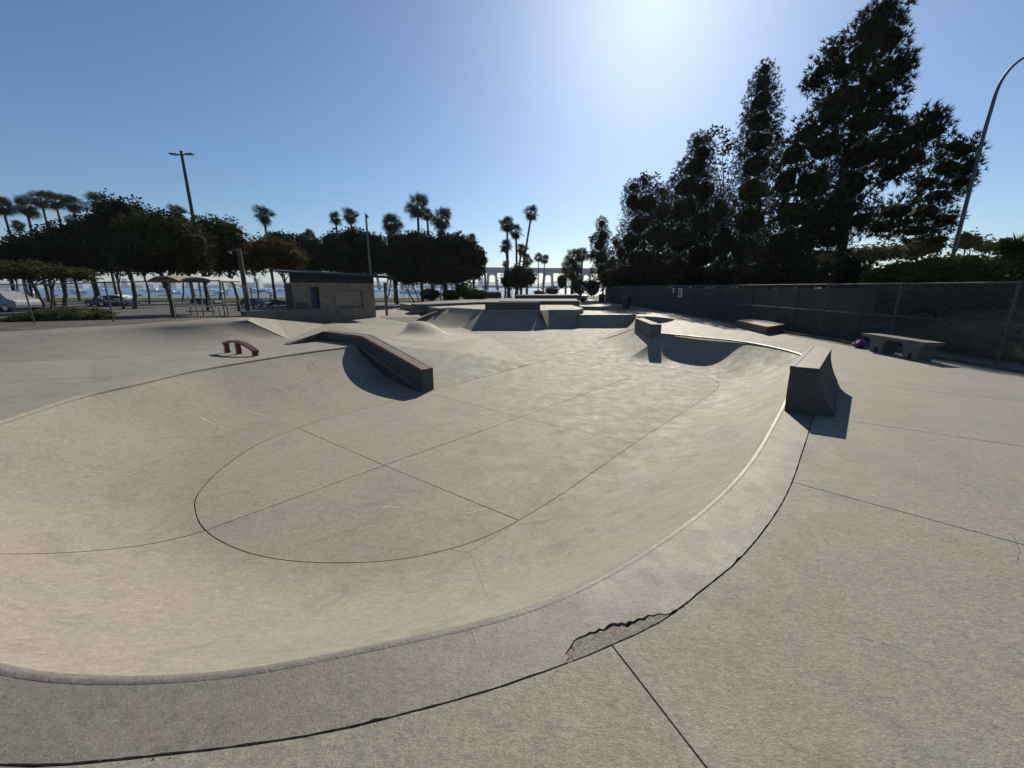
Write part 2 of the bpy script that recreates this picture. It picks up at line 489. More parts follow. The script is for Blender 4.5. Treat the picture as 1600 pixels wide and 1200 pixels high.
def bed(name, outline, holes, zf, mat, parent, breaks=(), lower=.028):
    vs = []; es = []
    for pl in [outline] + list(holes):
        s0 = len(vs); vs.extend(Vector((p[0], p[1])) for p in pl); n = len(pl); es += [(s0 + i, s0 + (i + 1) % n) for i in range(n)]
    for bl in breaks:
        s0 = len(vs); vs.extend(Vector((p[0], p[1])) for p in bl); es += [(s0 + i, s0 + i + 1) for i in range(len(bl) - 1)]
    r = delaunay_2d_cdt(vs, es, [], 0, 1e-5); V, F = r[0], r[2]
    C = np.array([[sum(V[i].x for i in f) / len(f), sum(V[i].y for i in f) / len(f)] for f in F])
    keep = in_poly(C[:, 0], C[:, 1], outline)
    for h in holes: keep &= ~in_poly(C[:, 0], C[:, 1], h)
    me = bpy.data.meshes.new(name)
    me.from_pydata([(v.x, v.y, zf(v.x, v.y) - lower) for v in V], [], [tuple(F[i]) for i in range(len(F)) if keep[i]]); me.update()
    return link_mesh(name, me, mat, parent)

# ------------------------------------------------------------------ the bowl: stations of rim and floor edge
ZP = -.05
W = Vector
stations = [
    (P(556, 539.5, ZP), PF(659, 612.8)), (P(480, 549, ZP), PF(602, 630)), (P(400, 561, ZP), PF(550, 644)),
    (P(300, 578, ZP), PF(500, 657)), (P(205, 599, ZP), PF(460, 671)), (P(125, 617, ZP), PF(407, 692)),
    (P(0, 656, ZP), PF(345, 733)), (W((-6.72, 4.15, ZP)), PF(307, 775)), (W((-6.0, 3.3, ZP)), PF(304, 797)),
    (W((-4.75, 2.4, -.04)), PF(320, 829)), (W((-3.45, 1.76, -.01)), PF(375, 860)), (P(0, 1055), PF(440, 875)),
    (P(300, 1065), PF(530, 880)), (P(570, 1020), PF(640, 872)), (P(860, 945), PF(750, 843)),
    (P(1050, 840), PF(850, 790)), (P(1160, 745), PF(930, 736)), (P(1222, 646), PF(1000, 687)),
    (W((5.35, 7.2, 0)), PF(1060, 649)), (W((6.7, 8.75, 0)), PF(1110, 616)), (W((7.62, 10.2, 0)), PF(1123.5, 603)),
    (P(1200, 539.5), PF(1118, 594)), (P(1150, 531.5), PF(1090, 583)), (P(1090, 525.5), PF(1040, 574.5)),
    (P(1034, 520), PF(961, 566))]
NS = 8
topc = spline([s[0] for s in stations], NS)
botc = spline([s[1] for s in stations], NS)
for p in botc: p.z = FZ if p.y < 13 else floorz(p.y)
NT = len(topc)
SEAM = 9 * NS                        # radial joint at the near left

bowl = empty('bowl', (0, 0, 0), kind='structure')
def bank_mesh(i0, i1, lower=0.0, g0=0.0, g1=0.0, rows=22, skip_lip=True):
    vs = []; cols = i1 - i0 + 1
    for j in range(cols):
        i = i0 + j; t = topc[i].copy(); f = botc[i].copy()
        if j == 0 and g0: t = t.lerp(topc[i + 1], g0 / (topc[i + 1] - t).length); f = f.lerp(botc[i + 1], g0 / max(.01, (botc[i + 1] - f).length))
        if j == cols - 1 and g1: t = t.lerp(topc[i - 1], g1 / (topc[i - 1] - t).length); f = f.lerp(botc[i - 1], g1 / max(.01, (botc[i - 1] - f).length))
        h = Vector((f.x - t.x, f.y - t.y, 0)); L = h.length; h.normalize()
        # steeper shape in the far right corner
        pw = 1.75
        k = i / NS
        if k < 7: pw = 1.75 + .75 * min(1, (7 - k) / 3)
        if 18.5 < k <= 21.6: pw = 1.75 - .25 * min(1, (k - 18.5))
        if 21.6 < k < 24.0: pw = 1.5 + .25 * (k - 21.6) / 2.4 + 1.7 * math.sin(math.pi * (k - 21.6) / 2.4)
        for r in range(rows + 1):
            if r < 3 and skip_lip:
                s = (0.058, .062, .075)[r] / L
            else: s = (.09 + (L - .09) * ((r - 3) / (rows - 3)) ** 1.15) / L
            z = t.z + (f.z - t.z) * (1 - (1 - s) ** pw) - .012 * (1 - s) ** 6
            p = t + h * (L * s); p.z = z - lower
            vs.append(p)
    fs = []
    R = rows + 1
    for j in range(cols - 1):
        for r in range(rows):
            fs.append((j * R + r, j * R + r + 1, (j + 1) * R + r + 1, (j + 1) * R + r))
    mb = MB(); mb.add(vs, fs)
    return mb
bank_mesh(0, SEAM, g1=.006).build('bank_slab', M['bank'], bowl, smooth=True)
bank_mesh(SEAM, NT - 1, g0=.006).build('bank_slab', M['bank'], bowl, smooth=True)
bank_mesh(0, NT - 1, lower=.03).build('joint_bed', M['joint'], bowl)

# rounded, worn lip along the rim
def lip_mesh(ia, ib):
    vs = []; prof = [(0, 0), (.012, .0025), (.026, .001), (.04, -.005), (.052, -.013), (.060, -.022), (.064, -.034), (.066, -.05)]
    rr = random.Random(5)
    for i in range(ia, ib + 1):
        t = topc[i]; f = botc[i]; h = Vector((f.x - t.x, f.y - t.y, 0)).normalized()
        for (a, z) in prof:
            p = t + h * a; p.z = t.z + z + (rr.uniform(-.0008, .0008) if 0 < a < .06 else 0); vs.append(p)
    n = len(prof); fs = []
    for i in range(ib - ia):
        for r in range(n - 1): fs.append((i * n + r, i * n + r + 1, (i + 1) * n + r + 1, (i + 1) * n + r))
    mb = MB(); mb.add(vs, fs); return mb
lip_mesh(NS * 10, NT - 1).build('worn_lip', M['edge'], bowl, smooth=True)
lip_mesh(0, NS * 10).build('worn_lip', M['bank'], bowl, smooth=True)

# floor of the bowl, running back to the far ramps
A_ = PF(925, 531); B_ = PF(961, 566); E_ = PF(990, 511)
feet = [PF(903, 513.5), PF(888, 513), PF(857, 515), PF(823, 517), PF(738, 516.5), PF(722, 512.5)]
mound_tip = PF(764, 525); hip_tip = PF(828, 569)
floor_poly = [Vector((p.x, p.y)) for p in botc[::2]] + [Vector((p.x, p.y)) for p in [A_, E_] + feet + [mound_tip, hip_tip]]
fj = []
def joint(pts, w=.013, ext=(0, 0), z='F', jit=.0012, step=.12, seed=3):
    q = [(PF(*p) if z == 'F' else P(p[0], p[1], z)) if len(p) == 2 else Vector(p) for p in pts]
    q = [Vector((a.x, a.y)) for a in q]
    if ext[0]: q[0] = q[0] + (q[0] - q[1]).normalized() * ext[0]
    if ext[1]: q[-1] = q[-1] + (q[-1] - q[-2]).normalized() * ext[1]
    return strip_poly(densify(q, step), w, jit, seed)
fj.append(joint([(466, 669), (600, 727), (808, 812)], .013, (.1, .1), seed=1))
fj.append(joint([(320, 829), (600, 727), (812, 652), (900, 620), (988, 588)], .013, (.1, 0), seed=2))
fj.append(joint([(671, 614), (812, 652), (991, 692)], .014, (.3, .1), seed=3))
fj.append(joint([(671, 612), (712, 599), (825, 570), (932, 544)], .014, (.3, .3), seed=4))
fj.append(joint([(764, 524), (900, 540), (932, 543.5)], .016, (.3, .3), seed=5))
fj.append(joint([(860, 577), (905, 580), (935, 588), (988, 588)], .009, (0, 0), seed=6))
fj.append(joint([(1130, 590), (1000, 571), (961, 566), (925, 531)], .014, (.2, .3), seed=8))
fj.append(strip_poly([(p.x, p.y) for p in botc], .022, .0015, 9))
yb1 = [(x, 13.0) for x in np.linspace(-2.5, 7, 6)]; yb2 = [(x, 23.0) for x in np.linspace(-3, 8, 6)]
cut_panels('bowl_floor', floor_poly, [], fj, lambda x, y: floorz(y), M['floor'], bowl, [yb1, yb2], piece='floor_slab')
bed('joint_bed', floor_poly, [], lambda x, y: floorz(y), M['joint'], bowl, [yb1, yb2], .03)

def deckz(x, y): return .05 * min(1, max(0, (y - 19) / 4))
# ------------------------------------------------------------------ coping and the deck round the bowl (level 0)
out_px = [(0, 1195), (250, 1180), (500, 1146), (660, 1108), (800, 1067), (960, 1006), (1040, 966), (1100, 920), (1150, 879), (1195, 827),
          (1222, 786), (1240, 748), (1252, 712), (1263, 678), (1269, 655)]
outer_near = [W((-4.45, 1.78, 0)), W((-3.15, 1.27, 0))] + [P(u, v) for u, v in out_px] + [W((4.75, 5.75, 0)), W((5.62, 6.95, 0))]
outer_near = spline(outer_near, 10)
inner_near = topc[NS * 10 - 4: NS * 18 + 2]
cop = empty('coping', (0, 0, 0), kind='structure')
def band_gap(pl, off):            # move a curve sideways (left of travel positive)
    out = []
    for i, p in enumerate(pl):
        d = (pl[min(i + 1, len(pl) - 1)] - pl[max(i - 1, 0)]); d.z = 0; d.normalize()
        out.append(Vector((p.x - d.y * off, p.y + d.x * off)))
    return out
cr = random.Random(21)
cin = [Vector((p.x, p.y)) for p in inner_near]
dens = densify([(p.x, p.y) for p in outer_near], .05)
cout = []
for i, p in enumerate(dens):
    d = (dens[min(i + 1, len(dens) - 1)] - dens[max(i - 1, 0)]).normalized(); n = Vector((-d.y, d.x))
    cout.append(p + n * (.0062 + cr.uniform(-.0018, .0022) + (.006 if cr.random() < .04 else 0)))
cop_poly = cin + cout[::-1]
# broken-away crescent: a jagged open crack round a loose flake
crack_px = [(870, 1036), (878, 1030), (884, 1020), (892, 1010), (897, 1001), (905, 996), (914, 993), (922, 988), (930, 988), (937, 983), (944, 984), (951, 978),
            (958, 975), (966, 976), (972, 974), (979, 977), (985, 972), (991, 972), (998, 967), (1006, 967), (1013, 961), (1021, 962), (1030, 958), (1040, 960), (1049, 957), (1056, 954)]
cwid = [.001, .003, .003, .004, .005, .008, .010, .011, .009, .012, .010, .014, .016, .020, .017, .026, .018, .013, .010, .012, .007, .008, .005, .004, .003, .003]
crk = strip_poly([P(u, v) for u, v in crack_px], cwid, .0018, 4)
crk2 = strip_poly([P(u, v) for u, v in [(884, 1021), (889, 1026), (886, 1031), (890, 1037), (884, 1042)]], .0025, .0007, 6)
crk3 = strip_poly([P(u, v) for u, v in [(893, 1009), (897, 1017), (893, 1022), (896, 1030), (905, 1035)]], .002, .0006, 7)
cut_panels('coping', cop_poly, [], [crk, crk2, crk3], lambda x, y: 0.0, M['coping'], cop, piece='coping_slab', drop=.004, minarea=.0004)
for o_ in cop.children:                       # the loose flakes are fresher, paler concrete and sit a little low
    xs_ = [v_.co.x for v_ in o_.data.vertices]
    if o_.name.startswith('coping_slab') and max(xs_) - min(xs_) < 1.2:
        o_.data.materials.clear(); o_.data.materials.append(M['chip'])
        for v_ in o_.data.vertices: v_.co.z -= .004
# coping round the left rim (lower plateau)
out_left = [W((-4.75 + .22, 2.4 - .44, -.03)), W((-5.2, 2.2, -.04)), W((-6.4, 3.0, ZP)), W((-7.2, 4.0, ZP)), P(0, 637, ZP), P(80, 617, ZP), P(150, 599.5, ZP), P(225, 585, ZP),
            P(300, 571.5, ZP), P(350, 563, ZP), P(420, 553, ZP), P(480, 545.5, ZP), P(530, 541.2, ZP), P(556, 538.2, ZP)]
out_left = spline(out_left, 8)
ol = [out_left[int(round(k * (len(out_left) - 1) / 60))] for k in range(61)]
il = [topc[int(round((NS * 10 - 4) * (1 - k / 60)))] for k in range(61)]
def resample(pl, n):
    L = [0]
    for i in range(1, len(pl)): L.append(L[-1] + (pl[i] - pl[i - 1]).length)
    out = []; j = 0
    for k in range(n):
        t = L[-1] * k / (n - 1)
        while j < len(L) - 2 and L[j + 1] < t: j += 1
        out.append(pl[j].lerp(pl[j + 1], (t - L[j]) / max(1e-6, L[j + 1] - L[j])))
    return out
il = resample(topc[:NS * 10 - 3][::-1], 90); ol = resample(out_left, 90)
mb = MB()
mb.add([*il, *ol], [(i, i + 1, 91 + i, 90 + i) for i in range(89)])
cpl = mb.build('coping_slab', M['bank'], cop)

deck = empty('skatepark_deck', (0, 0, 0), kind='structure')
def fx(y): return 10.72 + .014 * y             # line of the right fence
C_ = P(1032, 520.5); D_ = W((6.05, 18.6, 0)); E2 = P(994, 491.5, .05)
q1 = P(905, 492, .05)
cin_far = [Vector((p.x, p.y)) for p in topc[NS * 18 + 1:]]
cj = [Vector((p.x, p.y)) for p in dens]
deck_edge_out = []
for i, p in enumerate(dens):
    d = (dens[min(i + 1, len(dens) - 1)] - dens[max(i - 1, 0)]).normalized(); n = Vector((-d.y, d.x))
    deck_edge_out.append(p - n * (.0035 + cr.uniform(-.0012, .0018)))
deck_poly = [Vector((-4.6, -4)), Vector((fx(-4) - .5, -4)), Vector((fx(60) - .5, 60)), Vector((0, 60)), Vector((0, 33.5)), Vector((4.6, 33.5)),
             Vector((q1.x, q1.y)), Vector((E2.x, E2.y)), Vector((D_.x, D_.y))] + cin_far[::-1] + deck_edge_out[::-1]
pit1 = [P(1000, 495), P(1030, 496.8), P(1048, 498.6), P(1055, 500.3), P(1050, 502.4), P(1040, 504.5), P(1028, 506)]
pit1 = [P(995, 494.8)] + pit1 + [W((6.45, 20.2, 0))]
pit2 = [P(870, 479.0), P(930, 479.8), P(976, 481.3), P(996, 484.2), P(990, 486.3), P(940, 486.8), P(905, 485.8), P(872, 485)]
dj = []
def ground_joint(p0, p1, w=.011, ext=(0, 12), seed=1):
    return joint([p0, p1], w, ext, 0.0, .0012, .15, seed)
dj.append(ground_joint((957, 1009), (1105, 1200), .0085, (0.02, 3), 11))
dj.append(ground_joint((1241, 754), (1600, 851), .012, (.02, 8), 12))
dj.append(ground_joint((1269, 649), (1600, 697.5), .012, (.02, 8), 13))
dj.append(ground_joint((1305, 595), (1600, 627), .011, (.3, 8), 14))
for yy in (11.2, 14.6, 18.0, 21.6, 25.2, 29, 33, 37):
    dj.append(joint([W((7.6 + .1 * (yy - 11), yy + .35, 0)), W((11.4, yy, 0))], .010, (0, 0), 0.0, .001, .3, int(yy)))
dj.append(joint([(520, 1200), (300, 1300)], .01, (0, 3), 0.0, .001, .2, 15) if False else joint([P(1105, 1200), P(1180, 1300)], .011, (0, 4), 0.0, .001, .2, 15))
db = [[(6.5, 19.0), (10.4, 19.0)], [(6.5, 23.0), (10.4, 23.0)]]
cut_panels('deck', deck_poly, [pit1, pit2], dj, deckz, M['deck'], deck, db, piece='deck_slab')
bed_hole_poly = [Vector((-4.6, -4)), Vector((fx(-4) - .5, -4)), Vector((fx(60) - .5, 60)), Vector((0, 60)), Vector((0, 33.5)), Vector((4.6, 33.5)),
                 Vector((q1.x, q1.y)), Vector((E2.x, E2.y)), Vector((D_.x, D_.y))] + cin_far[::-1] + cin[::-1]
bed('joint_bed', bed_hole_poly, [pit1, pit2], deckz, M['joint'], deck, db)

# sunken pockets beside the deck
def pocket(poly, depth, name, inset=.45):
    c = sum((Vector((p.x, p.y, 0)) for p in poly), Vector()) / len(poly)
    ring = [Vector((p.x, p.y, 0)) for p in poly]; low = []
    for p in ring:
        q = p.lerp(c, inset); q.z = -depth; low.append(q)
    n = len(ring); mid = [a.lerp(b, .35) for a, b in zip(ring, low)]
    for q in mid: q.z = -depth * .72
    mb = MB(); mb.add(ring + mid + low, [(i, (i + 1) % n, n + (i + 1) % n, n + i) for i in range(n)] + [(n + i, n + (i + 1) % n, 2 * n + (i + 1) % n, 2 * n + i) for i in range(n)] + [tuple(range(2 * n, 3 * n))])
    return mb.build(name, M['bank'], deck, smooth=False)
pocket(pit1, .55, 'pocket_bank', .5)
pocket(pit2, .6, 'pocket_bank', .4)

# ------------------------------------------------------------------ left ground, its banks, and the bank behind the grind ledge
ramps = empty('left_terrace', (0, 0, 0), kind='structure')
TP = {}
def T(k, u, v, z): TP[k] = PF(u, v) if z == 'F' else P(u, v, z)
ZT = .58; ZB = -.20
for k, (u, v) in enumerate([(-260, 579), (0, 566), (150, 560.5), (250, 553), (350, 545), (410, 538), (452, 530.5)]): T('foot%d' % k, u, v, -.30)
for k, (u, v) in enumerate([(-260, 533), (0, 524), (100, 517.5), (200, 511.5), (300, 506), (387, 500.5)]): T('top%d' % k, u, v, (.08, .17, .24, .30, .39, .45)[k])
for k, (u, v) in enumerate([(-260, 526), (0, 518.5), (100, 512.5), (200, 507), (300, 500.5), (345, 497), (392, 496)]): T('rear%d' % k, u, v, (.08, .17, .24, .30, .39, .45, .44)[k])
T('w0', 400, 496.5, .40); T('w1', 430, 499, .2); T('w2', 515, 504, ZB); T('b1', 590, 496, ZB); T('b2', 640, 481.5, .0); T('b3', 660, 476, .1)
TP['b4'] = W((-14, 34, -.2)); TP['b5'] = W((-22, 24, -.2)); TP['b6'] = W((-24, 20, .3))
T('g0', 656, 495, -.15); T('g00', 640, 505, -.45); T('f2', 690, 512, 'F')
T('m0', 590, 528, -.20); T('m1', 655, 541, -.36); T('m2', 603, 540, -.14)
TP['mt'] = mound_tip; TP['ht'] = hip_tip; TP['ft'] = PF(722, 512.5)
T('led0', 556, 538.6, ZP); T('knee', 507, 531.5, -.10); T('led1', 664, 613.5, 'F'); T('hipmid', 705, 548.5, -.50)
for i, p in enumerate(ol[::3]): TP['rim%d' % i] = Vector((p.x, p.y, p.z))
TP['lo1'] = W((-9.5, -4, -.02)); TP['lo2'] = W((-4.62, -4, 0)); TP['lo3'] = W((-16, 2, -.2)); TP['lo4'] = W((-19, 2, .45)); TP['lo5'] = W((-22, 6, .5))
NR = len(ol[::3])
chain = lambda pre, n: [(pre + str(i), pre + str(i + 1)) for i in range(n - 1)]
TE = chain('foot', 7) + chain('top', 6) + chain('rear', 7) + chain('rim', NR) + [('foot6', 'top5'), ('w0', 'w1'), ('w1', 'w2'), ('w2', 'b1'), ('b1', 'b2'),
      ('rim%d' % (NR - 1), 'led0'), ('led0', 'led1'), ('led1', 'ht'), ('ht', 'mt'), ('mt', 'ft'), ('hipmid', 'ht'), ('hipmid', 'm2'), ('m2', 'led0'), ('knee', 'led0'), ('knee', 'foot6'), ('foot6', 'w2'), ('g0', 'g00'), ('g00', 'f2')]
_n = (TP['led1'] - TP['led0']).cross(TP['ht'] - TP['led0'])
def on_plane(u, v):
    x, y, w_ = ray(u, v); d_ = Vector((x, y, w_)); o_ = Vector((0, 0, EYE))
    return o_ + d_ * ((TP['led0'] - o_).dot(_n) / d_.dot(_n))
TP['hipmid'] = on_plane(705, 548.5); TP['m2'] = on_plane(625, 541)
keys = list(TP); ki = {k: i for i, k in enumerate(keys)}
tin = Tin([TP[k] for k in keys], [(ki[a], ki[b]) for a, b in TE])
xy = lambda k: Vector((TP[k].x, TP[k].y))
lt_poly = [xy('rim%d' % i) for i in range(NR)] + [xy('led0'), xy('led1'), xy('ht'), xy('mt'), xy('ft'), xy('f2'), xy('g00'), xy('g0'), xy('b3'), xy('b2'), xy('b1')] \
    + [xy('w2'), xy('w1'), xy('w0'), xy('rear6'), xy('top5')] + [xy('foot%d' % i) for i in range(6, -1, -1)] + [xy('lo3'), xy('lo1'), xy('lo2')]
_es = set(frozenset((f_[k_], f_[(k_ + 1) % 3])) for f_ in tin.F for k_ in range(3))
breaks = []
for e_ in _es:
    a_, b_ = tuple(e_); breaks.append([Vector(tin.V[a_][:2]), Vector(tin.V[b_][:2])])
# the far left bank: a curved loft from its foot to its crest, then a flat lip
_f = resample(spline([TP['foot%d' % i] for i in range(7)], 8), 80); _t = resample(spline([TP['top%d' % i] for i in range(6)], 8), 80)
_r = resample(spline([TP['rear%d' % i] for i in range(7)], 8), 80)
vs = []; RW = 12
for a_, b__, c__ in zip(_f, _t, _r):
    for r_ in range(RW + 1):
        q_ = r_ / RW; p_ = a_.lerp(b__, q_); c_ = len(vs) / (RW + 3); ex_ = 1 + (.15 + .45 * min(1, max(0, (c_ - 30) / 15))) * min(1, (80 - c_) / 6); p_.z = a_.z + (b__.z - a_.z) * q_ ** ex_ + .004; vs.append(p_)
    vs.append((c__.x, c__.y, c__.z + .004)); vs.append((c__.x, c__.y, c__.z - .4))
KK = RW + 3
mb = MB(); mb.add(vs, [(j * KK + i, j * KK + i + 1, (j + 1) * KK + i + 1, (j + 1) * KK + i) for j in range(79) for i in range(KK - 1)])
mb.build('bank_slab', M['bank'], ramps, smooth=True)
def lj(pts, z, w=.016, seed=1): return joint(pts, w, (0, 0), z, .0012, .25, seed)
def PT(u, v, z=-.1):
    for _ in range(10):
        p = P(u, v, z); z = tin.z(p.x, p.y)
    return W((p.x, p.y, z))
def tj(pts, w, seed): return strip_poly(densify([PT(*q) for q in pts], .25), w, .0012, seed)
ljs = [tj([(-60, 597), (0, 595), (130, 591), (220, 586.5)], .014, 1), tj([(208, 558), (350, 550), (452, 541)], .012, 2),
       strip_poly(densify([TP['foot%d' % i] for i in range(7)], .25), .016, .0012, 3),
       lj([(510, 504), (545, 514), (600, 545)], -.22, .014, 5)]
cut_panels('terrace', lt_poly, [], ljs, tin.z, M['terrace'], ramps, breaks, piece='terrace_slab', drop=0)
bed('joint_bed', lt_poly, [], tin.z, M['joint'], ramps, breaks, .03)

# mound
def mound():
    pts = [P(583, 530, -.20), P(655, 541, -.36), PF(764, 525), PF(700, 510)]
    c = P(650, 524, -.40); c = W((c.x + .05, c.y + .5, 0))
    n = 40; vs = []; R = 26
    for j in range(R + 1):
        for i in range(n * 1):
            ang = 2 * math.pi * i / n; d = Vector((math.cos(ang), math.sin(ang), 0))
            # distance to the quadrilateral base outline along d
            best = 3.0
            for k in range(4):
                a, b_ = pts[k], pts[(k + 1) % 4]
                ex, ey = b_.x - a.x, b_.y - a.y
                den = d.x * ey - d.y * ex
                if abs(den) > 1e-9:
                    t = ((a.x - c.x) * ey - (a.y - c.y) * ex) / den; s = ((a.x - c.x) * d.y - (a.y - c.y) * d.x) / den
                    if t > 0 and -1e-6 <= s <= 1.000001: best = min(best, t)
            r = best * j / R
            p = c + d * r; q = 1 - j / R
            dd = r / 1.0
            h = .54 * math.exp(-(dd ** 2.7) * .95) * min(1, q * 3.0) + .06 * min(1, q * 1.3)
            vs.append((p.x, p.y, tin.z(p.x, p.y) + h + .006 - (.03 if j == R else 0)))
    fs = [(j * n + i, j * n + (i + 1) % n, (j + 1) * n + (i + 1) % n, (j + 1) * n + i) for j in range(R) for i in range(n)]
    mb = MB(); mb.add(vs, fs)
    return mb.build('mound', M['backdeck'], None, smooth=True)
md = mound(); tag(md, 'smooth rounded concrete bump rising between the grind ledge and the far ramps', 'skate mound')

# grind ledge (hubba) running down into the bowl
def grind_ledge():
    root = empty('grind_ledge', (0, 0, 0), label='long concrete grind ledge with steel edges running from the terrace down into the bowl', cat='skate ledge')
    A = PT(451, 539); K = PT(507, 531.5); B = P(554, 537.4, ZP); E = PF(661, 612.3)
    bz = Q(554, 523.2, B.y).z; C = None
    for k_ in range(400):
        q_ = B.lerp(E, k_ / 400)
        yc = q_.y * CP - (q_.z - EYE) * SP
        if 800 + FPX * q_.x / yc >= 566.5: C = q_; break
    cz = Q(566.5, 525, C.y).z; ez = Q(661, 577.3, E.y).z; kz = Q(508, 517.8, K.y).z
    C1 = C.lerp(E, .06)
    st = [(A, A.z + .02), (K, kz), (B, bz), (C, cz), (C1, cz + (ez - cz) * .045), (E, ez)]
    wdt = .33; k = len(st); nr = []
    for i, (p, z) in enumerate(st):
        p0 = st[max(i - 1, 0)][0]; p1 = st[min(i + 1, k - 1)][0]; d = Vector((p1.x - p0.x, p1.y - p0.y, 0)).normalized(); nr.append(Vector((-d.y, d.x, 0)))
    def rail_pts(o, dz=0): return [(p.x + n.x * o, p.y + n.y * o, z + dz) for (p, z), n in zip(st, nr)]
    base = [-.5, -.6, -.6, -1.2, -1.2, -1.2]
    mb = MB(); v = rail_pts(0, -.012) + [(x, y, b_) for (x, y, z), b_ in zip(rail_pts(0), base)] + rail_pts(wdt, -.012) + [(x, y, b_) for (x, y, z), b_ in zip(rail_pts(wdt), base)]
    fs = []
    for i in range(k - 1):
        fs += [(i, i + 1, k + i + 1, k + i), (2 * k + i, 3 * k + i, 3 * k + i + 1, 2 * k + i + 1), (i, 2 * k + i, 2 * k + i + 1, i + 1)]
    fs += [(0, k, 3 * k, 2 * k), (k - 1, 3 * k - 1, 4 * k - 1, 2 * k - 1)]
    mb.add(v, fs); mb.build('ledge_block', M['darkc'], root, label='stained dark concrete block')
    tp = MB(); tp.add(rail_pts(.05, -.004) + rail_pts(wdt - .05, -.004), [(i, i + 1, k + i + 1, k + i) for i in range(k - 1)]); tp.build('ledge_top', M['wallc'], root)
    for o in (0.0, wdt):
        sg = -1 if o == 0 else 1; rows = [rail_pts(o + sg * .006, -.055), rail_pts(o + sg * .006, .002), rail_pts(o - sg * .055, .002), rail_pts(o - sg * .055, -.01)]
        vs = [rows[j][i] for i in range(k) for j in range(4)]
        fs = [(i * 4 + j, i * 4 + j + 1, i * 4 + 4 + j + 1, i * 4 + 4 + j) for i in range(k - 1) for j in range(3)] + [(0, 1, 2, 3), ((k - 1) * 4, (k - 1) * 4 + 3, (k - 1) * 4 + 2, (k - 1) * 4 + 1)]
        mb = MB(); mb.add(vs, fs); mb.build('steel_edge', M['steeledge'], root)
grind_ledge()

# curved rust red grind rail on the terrace
def arch_bench():
    a = PT(354, 551); e = PT(402, 562)
    root = empty('grind_rail', (a.x, a.y, (a.z + e.z) / 2 - .005), label='low arched rust red steel grind rail on three legs by the bowl', cat='skate rail')
    v = e - a; v.z = 0; L = v.length; v.normalize(); n = Vector((-v.y, v.x, 0))
    n_ = 12; mb = MB(); vs = []
    for i in range(n_ + 1):
        t = i / n_; p = v * (L * t); z = .19 + .15 * (1 - (2 * t - 1) ** 2) - .02 * t
        for (o, dz) in ((-.07, 0), (.07, 0), (.07, .06), (-.07, .06)):
            q = p + n * o; vs.append((q.x, q.y, z + dz))
    fs = [(i * 4 + j, i * 4 + (j + 1) % 4, i * 4 + 4 + (j + 1) % 4, i * 4 + 4 + j) for i in range(n_) for j in range(4)] + [(3, 2, 1, 0), tuple(n_ * 4 + j for j in range(4))]
    mb.add(vs, fs); mb.build('rail_top', M['redsteel'], root, smooth=True)
    for t in (.04, .45, .96):
        q = v * (L * t); h = .19 + .15 * (1 - (2 * t - 1) ** 2)
        MB().box((q.x, q.y, h / 2 - .02), (.13, .11, h + .06), math.atan2(v.y, v.x)).build('leg', M['redsteel'], root)
        MB().box((q.x, q.y, .008), (.2, .16, .012), math.atan2(v.y, v.x)).build('foot_plate', M['redsteel'], root)
arch_bench()

# ------------------------------------------------------------------ wax, scratches and wheel marks
from mathutils.bvhtree import BVHTree
_v = []; _f = []
for o_ in list(bowl.children) + list(deck.children) + list(ramps.children) + list(cop.children):
    if 'slab' in o_.name or 'lip' in o_.name:
        k0 = len(_v); _v += [v_.co.copy() for v_ in o_.data.vertices]; _f += [tuple(i_ + k0 for i_ in p_.vertices) for p_ in o_.data.polygons]
_bvh = BVHTree.FromPolygons(_v, _f)
def scuff(px, w, mat, parent=None, seed=0, broken=.25, name='scuff_mark'):
    rr = random.Random(seed); pts = []
    dn = []
    for i in range(len(px) - 1):
        for k in range(10):
            t = k / 10; dn.append((px[i][0] + (px[i + 1][0] - px[i][0]) * t, px[i][1] + (px[i + 1][1] - px[i][1]) * t))
    dn.append(px[-1])
    for u, v in dn:
        x, y, z = ray(u, v); h = _bvh.ray_cast(Vector((0, 0, EYE)), Vector((x, y, z)).normalized())
        if h[0] is None: return
        pts.append((h[0], h[1] if h[1].z > 0 else -h[1]))
    vs = []; fs = []; n = len(pts)
    for i, (p, nn) in enumerate(pts):
        d = (pts[min(i + 1, n - 1)][0] - pts[max(i - 1, 0)][0]).normalized(); sd_ = d.cross(nn).normalized()
        env = max(.06, math.sin(math.pi * i / (n - 1)) ** .5)
        a = w * env * rr.uniform(.3, 1.0) / 2; b = w * env * rr.uniform(.3, 1.0) / 2
        vs += [p + nn * .0025 + sd_ * a, p + nn * .0025 - sd_ * b]
    for i in range(n - 1):
        if rr.random() > broken: fs.append((i * 2, i * 2 + 2, i * 2 + 3, i * 2 + 1))
    mb = MB(); mb.add(vs, fs); mb.build(name, mat, parent or bowl)
M['chalk'] = simple('pale_scratch', (.46, .43, .38), .7, var=.3, scale=60)
M['chalkw'] = simple('ground_bare_cement', (.30, .285, .26), .6, var=.4, scale=80)
M['rubber'] = simple('wheel_mark', (.12, .11, .097), .7, var=.3, scale=60)
